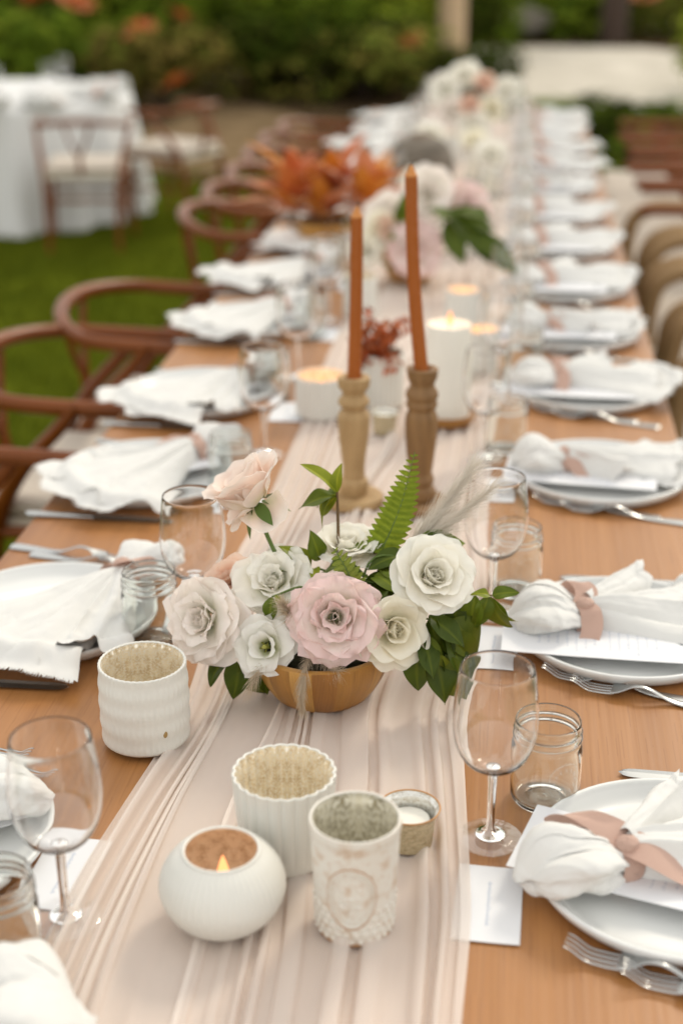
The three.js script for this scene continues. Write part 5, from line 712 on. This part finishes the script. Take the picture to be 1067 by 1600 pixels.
// ---------------------------------------------------------------- arrangements further down the table
const B2 = [-0.245, RY, -3.44]; staveBowl('second bamboo wood bowl, below the soft pink flowers', B2, 0.072, 0.10, 18);
const G2 = 'flowers of the second bouquet', stem2 = p => [p, [(p[0] + B2[0]) / 2, p[1] - 0.04, p[2]], [B2[0], 0.82, B2[2]]];
[['lisianthus', 'blushlisianthus', 'white and pink lisianthus above the taller candle tip', [-0.205, 0.985, -3.400], [0.1, .5, .85], 1.25], ['lisianthus', 'pinklisianthus', 'deeper pink lisianthus right of the taller candle', [-0.118, 0.950, -3.420], [0.4, .4, .8], 1.25], ['lisianthus', 'pinklisianthus', 'low pink and white lisianthus right of the taller candle', [-0.225, 0.870, -3.330], [0.05, .2, .95], 1.3], ['lisianthus', 'blushlisianthus', 'cream peach lisianthus between the two tapers', [-0.300, 0.930, -3.400], [-0.2, .5, .8], 1.15], ['rose', 'rose', 'cream rose under the peach one between the tapers', [-0.305, 0.905, -3.36], [-0.2, .2, .9], 1.1], ['rose', 'blushrose', 'small rosy bud at the right tip of the second bouquet', [-0.085, 0.885, -3.400], [0.7, .2, .6], 0.7], ['ranunculus', 'peach', 'peach ranunculus between the two tapers', [-0.282, 0.915, -3.350], [-0.1, .3, .9], 0.8], ['rose', 'whiterose', 'white rose at the lower left of the second bouquet', [-0.335, 0.86, -3.36], [-0.4, .3, .8], 1.0]].forEach(([n, k, l, p, d, s]) => flower(n, k, l, p, d, s, p[0] * 9, stem2(p), G2));
const cluster2 = (label, root, list) => sprig(label, [[B2[0], 0.85, B2[2]], [(root[0] + B2[0]) / 2, root[1], root[2]], root], list.map(l => [root[0] + l[0], root[1] + l[1], root[2] + l[2], ...l.slice(3)]), 0.002, M.stem);
cluster2('dark leaves trailing right from the second bouquet', [-0.155, 0.955, -3.36], [[0, 0, 0, 0.8, -0.5, 0.4, 1.5, 'broad', 0], [0, 0, 0, 0.9, -0.15, 0.3, 1.4, 'broad', 0.3], [0.02, -0.02, 0, 0.8, -0.6, 0.3, 1.6, 'broad', -0.2], [0.03, -0.03, 0.01, 0.85, -0.45, 0.3, 1.5, 'broad', 0.2], [0.06, -0.05, 0, 0.9, -0.4, 0.2, 1.5, 'broad', 0], [0, -0.02, 0.01, 0.4, -0.7, 0.6, 1.3, 'broad', 0.3], [-0.02, 0.01, 0.01, 0.2, 0.1, 0.95, 1.1, 'broad', 0], [0.08, -0.07, 0, 0.85, -0.5, 0.2, 1.4, 'broad', 0.4], [0.03, 0.0, 0, 0.6, 0.2, 0.7, 1.2, 'broad', 0]]);
cluster2('green leaves between the tapers of the second bouquet', [-0.262, 0.925, -3.34], [[0, 0, 0, 0, 0.9, 0.3, 1.1, 'mid', 0], [0, 0, 0, 0.3, 0.8, 0.5, 1.0, 'mid', 0.4], [0.004, -0.03, 0, -0.2, 0.6, 0.7, 1.0, 'mid', 0], [0.004, 0.02, 0, 0.2, 0.9, 0.3, 1.2, 'mid', 0.2]]);
{ // rust dried blooms in the ribbed votive
  const t = thing('dried_blooms', 'rust red dried bloom cluster in the tall ribbed votive', 'dried flowers', [-0.224, RY + 0.06, -2.470]), r = rng(12), bl = []; for (let i = 0; i < 26; i++) bl.push([(r() - 0.5) * 0.085, 0.028 + r() * 0.055, (r() - 0.5) * 0.085, 0.013 + r() * 0.006]);
  part('bloom', leafCloud(bl, 1400, 0.013, [[0.42, 0.10, 0.035], [0.30, 0.07, 0.025], [0.50, 0.17, 0.07]], 88, 0.6), foliageMat, t); for (let i = 0; i < 6; i++) part('stem', bar([[0, -0.045, 0], [Math.cos(i) * 0.02, 0, Math.sin(i) * 0.02], [Math.cos(i) * 0.034, 0.05, Math.sin(i) * 0.034]], [0.001], 5), M.twig, t);
}
{ // orange leaf arrangement on the lawn side of the runner
  const o = [-0.50, TY + 0.001, -3.84], b = staveBowl('low dark bowl under the spray of orange leaves', o, 0.085, 0.075, 16), r = rng(31);
  const om = [phy([0.60, 0.185, 0.045], 0.6, { transmission: 0.2, thickness: 0 }), phy([0.68, 0.26, 0.03], 0.6, { transmission: 0.2, thickness: 0 }), phy([0.56, 0.17, 0.06], 0.6, { transmission: 0.2, thickness: 0 }), phy([0.74, 0.36, 0.20], 0.6, { transmission: 0.2, thickness: 0 })];
  for (let k = 0; k < 6; k++) {
    const cx = (k % 3 - 1) * 0.098 + (r() - 0.5) * 0.03, cz = k < 3 ? 0.03 : -0.05, cy = 0.06 + 0.08 * (k < 3 ? 0.2 : 0.9) + r() * 0.03, w = ['lowest at the front', 'middle at the front', 'right at the front', 'left at the back', 'tallest at the back', 'right at the back'][k];
    const t = thing('orange_leaf_spray', `rosette of pointed orange leaves, ${w} of the dark bowl`, 'orange foliage', [o[0] + cx, o[1], o[2] + cz]); part('stem', bar([[-cx * 0.6, 0.03, -cz * 0.6], [0, cy * 0.6, 0], [0, cy, 0]], [0.004], 6), M.twig, t);
    for (let i = 0; i < 13; i++) { const a = i * 2.4, e = 0.15 + 0.8 * (i / 13), L = 0.11 + 0.075 * r(), m = part('leaf', surf(6, 12, (u, v) => { const s = u * 2 - 1, wd = L * 0.17 * Math.pow(Math.sin(Math.PI * Math.pow(v, 0.8)), 0.85); return [s * wd, Math.abs(s) * wd * 0.5 - 0.25 * L * v * v, L * v]; }), om[Math.floor(r() * 4)], t); m.position.y = cy; m.rotation.set(-(1.35 - e * 1.2), a, 0, 'YXZ'); }
  }
}
{ // round clay pot and the far flowers
  const t = thing('clay_pot', 'round grey brown weathered pot behind the second bouquet', 'pot', [-0.300, RY, -4.62]);
  part('body', lathe(smoothProfile([[0.0001, 0], [0.055, 0.001], [0.09, 0.035], [0.106, 0.085], [0.100, 0.135], [0.078, 0.172], [0.045, 0.188], [0.040, 0.190], [0.036, 0.186], [0.0001, 0.12]], 60), 56), std([1, 1, 1], 0.75, { map: tex(256, 256, (u, v) => mixc([0.085, 0.070, 0.052], [0.24, 0.20, 0.155], clamp(0.45 + 0.6 * N3(u * 6, v * 9) + 0.4 * N3(u * 30, v * 30, 3)))) }), t); part('lid', lathe(smoothProfile([[0.0001, 0.203], [0.012, 0.202], [0.030, 0.196], [0.043, 0.190], [0.043, 0.187], [0.0001, 0.186]], 20), 32), std([0.13, 0.085, 0.05], 0.7), t);
  const C = [-0.165, RY, -5.75], v = thing('glass_vase', 'tall white vase under the farthest flowers', 'vase', C); part('body', lathe(smoothProfile([[0.0001, 0], [0.05, 0], [0.062, 0.02], [0.066, 0.06], [0.058, 0.09], [0.062, 0.11], [0.058, 0.11], [0.05, 0.09], [0.0001, 0.05]], 50), 40), M.frost, v);
  const st = p => [p, [(p[0] + C[0]) / 2, p[1] - 0.08, (p[2] + C[2]) / 2], [C[0], 0.86, C[2]]], G3 = 'flowers of the farthest bouquet';
  [['lisianthus', 'lisianthus', 'white lisianthus at the left of the farthest bouquet', [-0.280, 0.980, -5.70], [-.3, .5, .8], 1.36], ['rose', 'whiterose', 'white rose at the top of the farthest bouquet', [-0.212, 1.032, -5.75], [0, .7, .7], 1.28], ['ranunculus', 'peach', 'peach ranunculus at the top of the farthest bouquet', [-0.131, 1.010, -5.68], [.1, .5, .8], 0.96], ['ranunculus', 'peach', 'peach ranunculus at the heart of the farthest bouquet', [-0.182, 0.935, -5.62], [0, .4, .9], 0.96], ['lisianthus', 'lisianthus', 'white lisianthus at the right of the farthest bouquet', [-0.050, 0.980, -5.70], [.4, .5, .7], 1.20], ['rose', 'rose', 'cream rose low in the farthest bouquet', [-0.101, 0.920, -5.64], [.2, .3, .9], 1.12], ['lisianthus', 'blushlisianthus', 'blush lisianthus low at the left of the farthest bouquet', [-0.250, 0.905, -5.64], [-.2, .3, .9], 1.20], ['lisianthus', 'lisianthus', 'lowest white lisianthus of the farthest bouquet', [-0.169, 0.860, -5.60], [0, .2, .95], 1.28]].forEach(([n, k, l, p, d, s]) => flower(n, k, l, p, d, s, p[0] * 9, st(p), G3));
  sprig('green leaves at the right of the farthest bouquet', [[C[0], 0.86, C[2]], [-0.08, 0.94, -5.72], [-0.03, 0.98, -5.72]], [[-0.03, 0.98, -5.72, .7, .3, .3, 1.2, 'mid'], [-0.03, 0.98, -5.72, .2, .9, .3, 1.2, 'mid'], [-0.05, 0.95, -5.72, .8, -.1, .4, 1.2, 'dark'], [-0.06, 0.93, -5.7, .3, -.6, .7, 1.2, 'dark']], 0.002, M.stem);
  // white roses and open blooms strung along the runner in clear jars
  const GJ = 'white blooms in small jars along the runner';
  [[-0.27, -4.08, 'beside the white votive'], [-0.08, -4.66, 'right of the clay pot'], [-0.14, -4.95, 'behind the clay pot'], [-0.30, -5.10, 'left behind the clay pot']].forEach(([x, z, w], i) => { makeJar(`clear jar holding a white bloom ${w}`, [x, RY, z], 'flower jars', i); const p = [x, RY + 0.125, z]; flower('rose', i % 2 ? 'whiterose' : 'rose', `white bloom in a jar ${w}`, p, [0.1, .7, .6], 1.15, i, [p, [x + 0.006, RY + 0.07, z], [x - 0.004, RY + 0.012, z]], GJ); });
}

renderer.render(scene, camera);
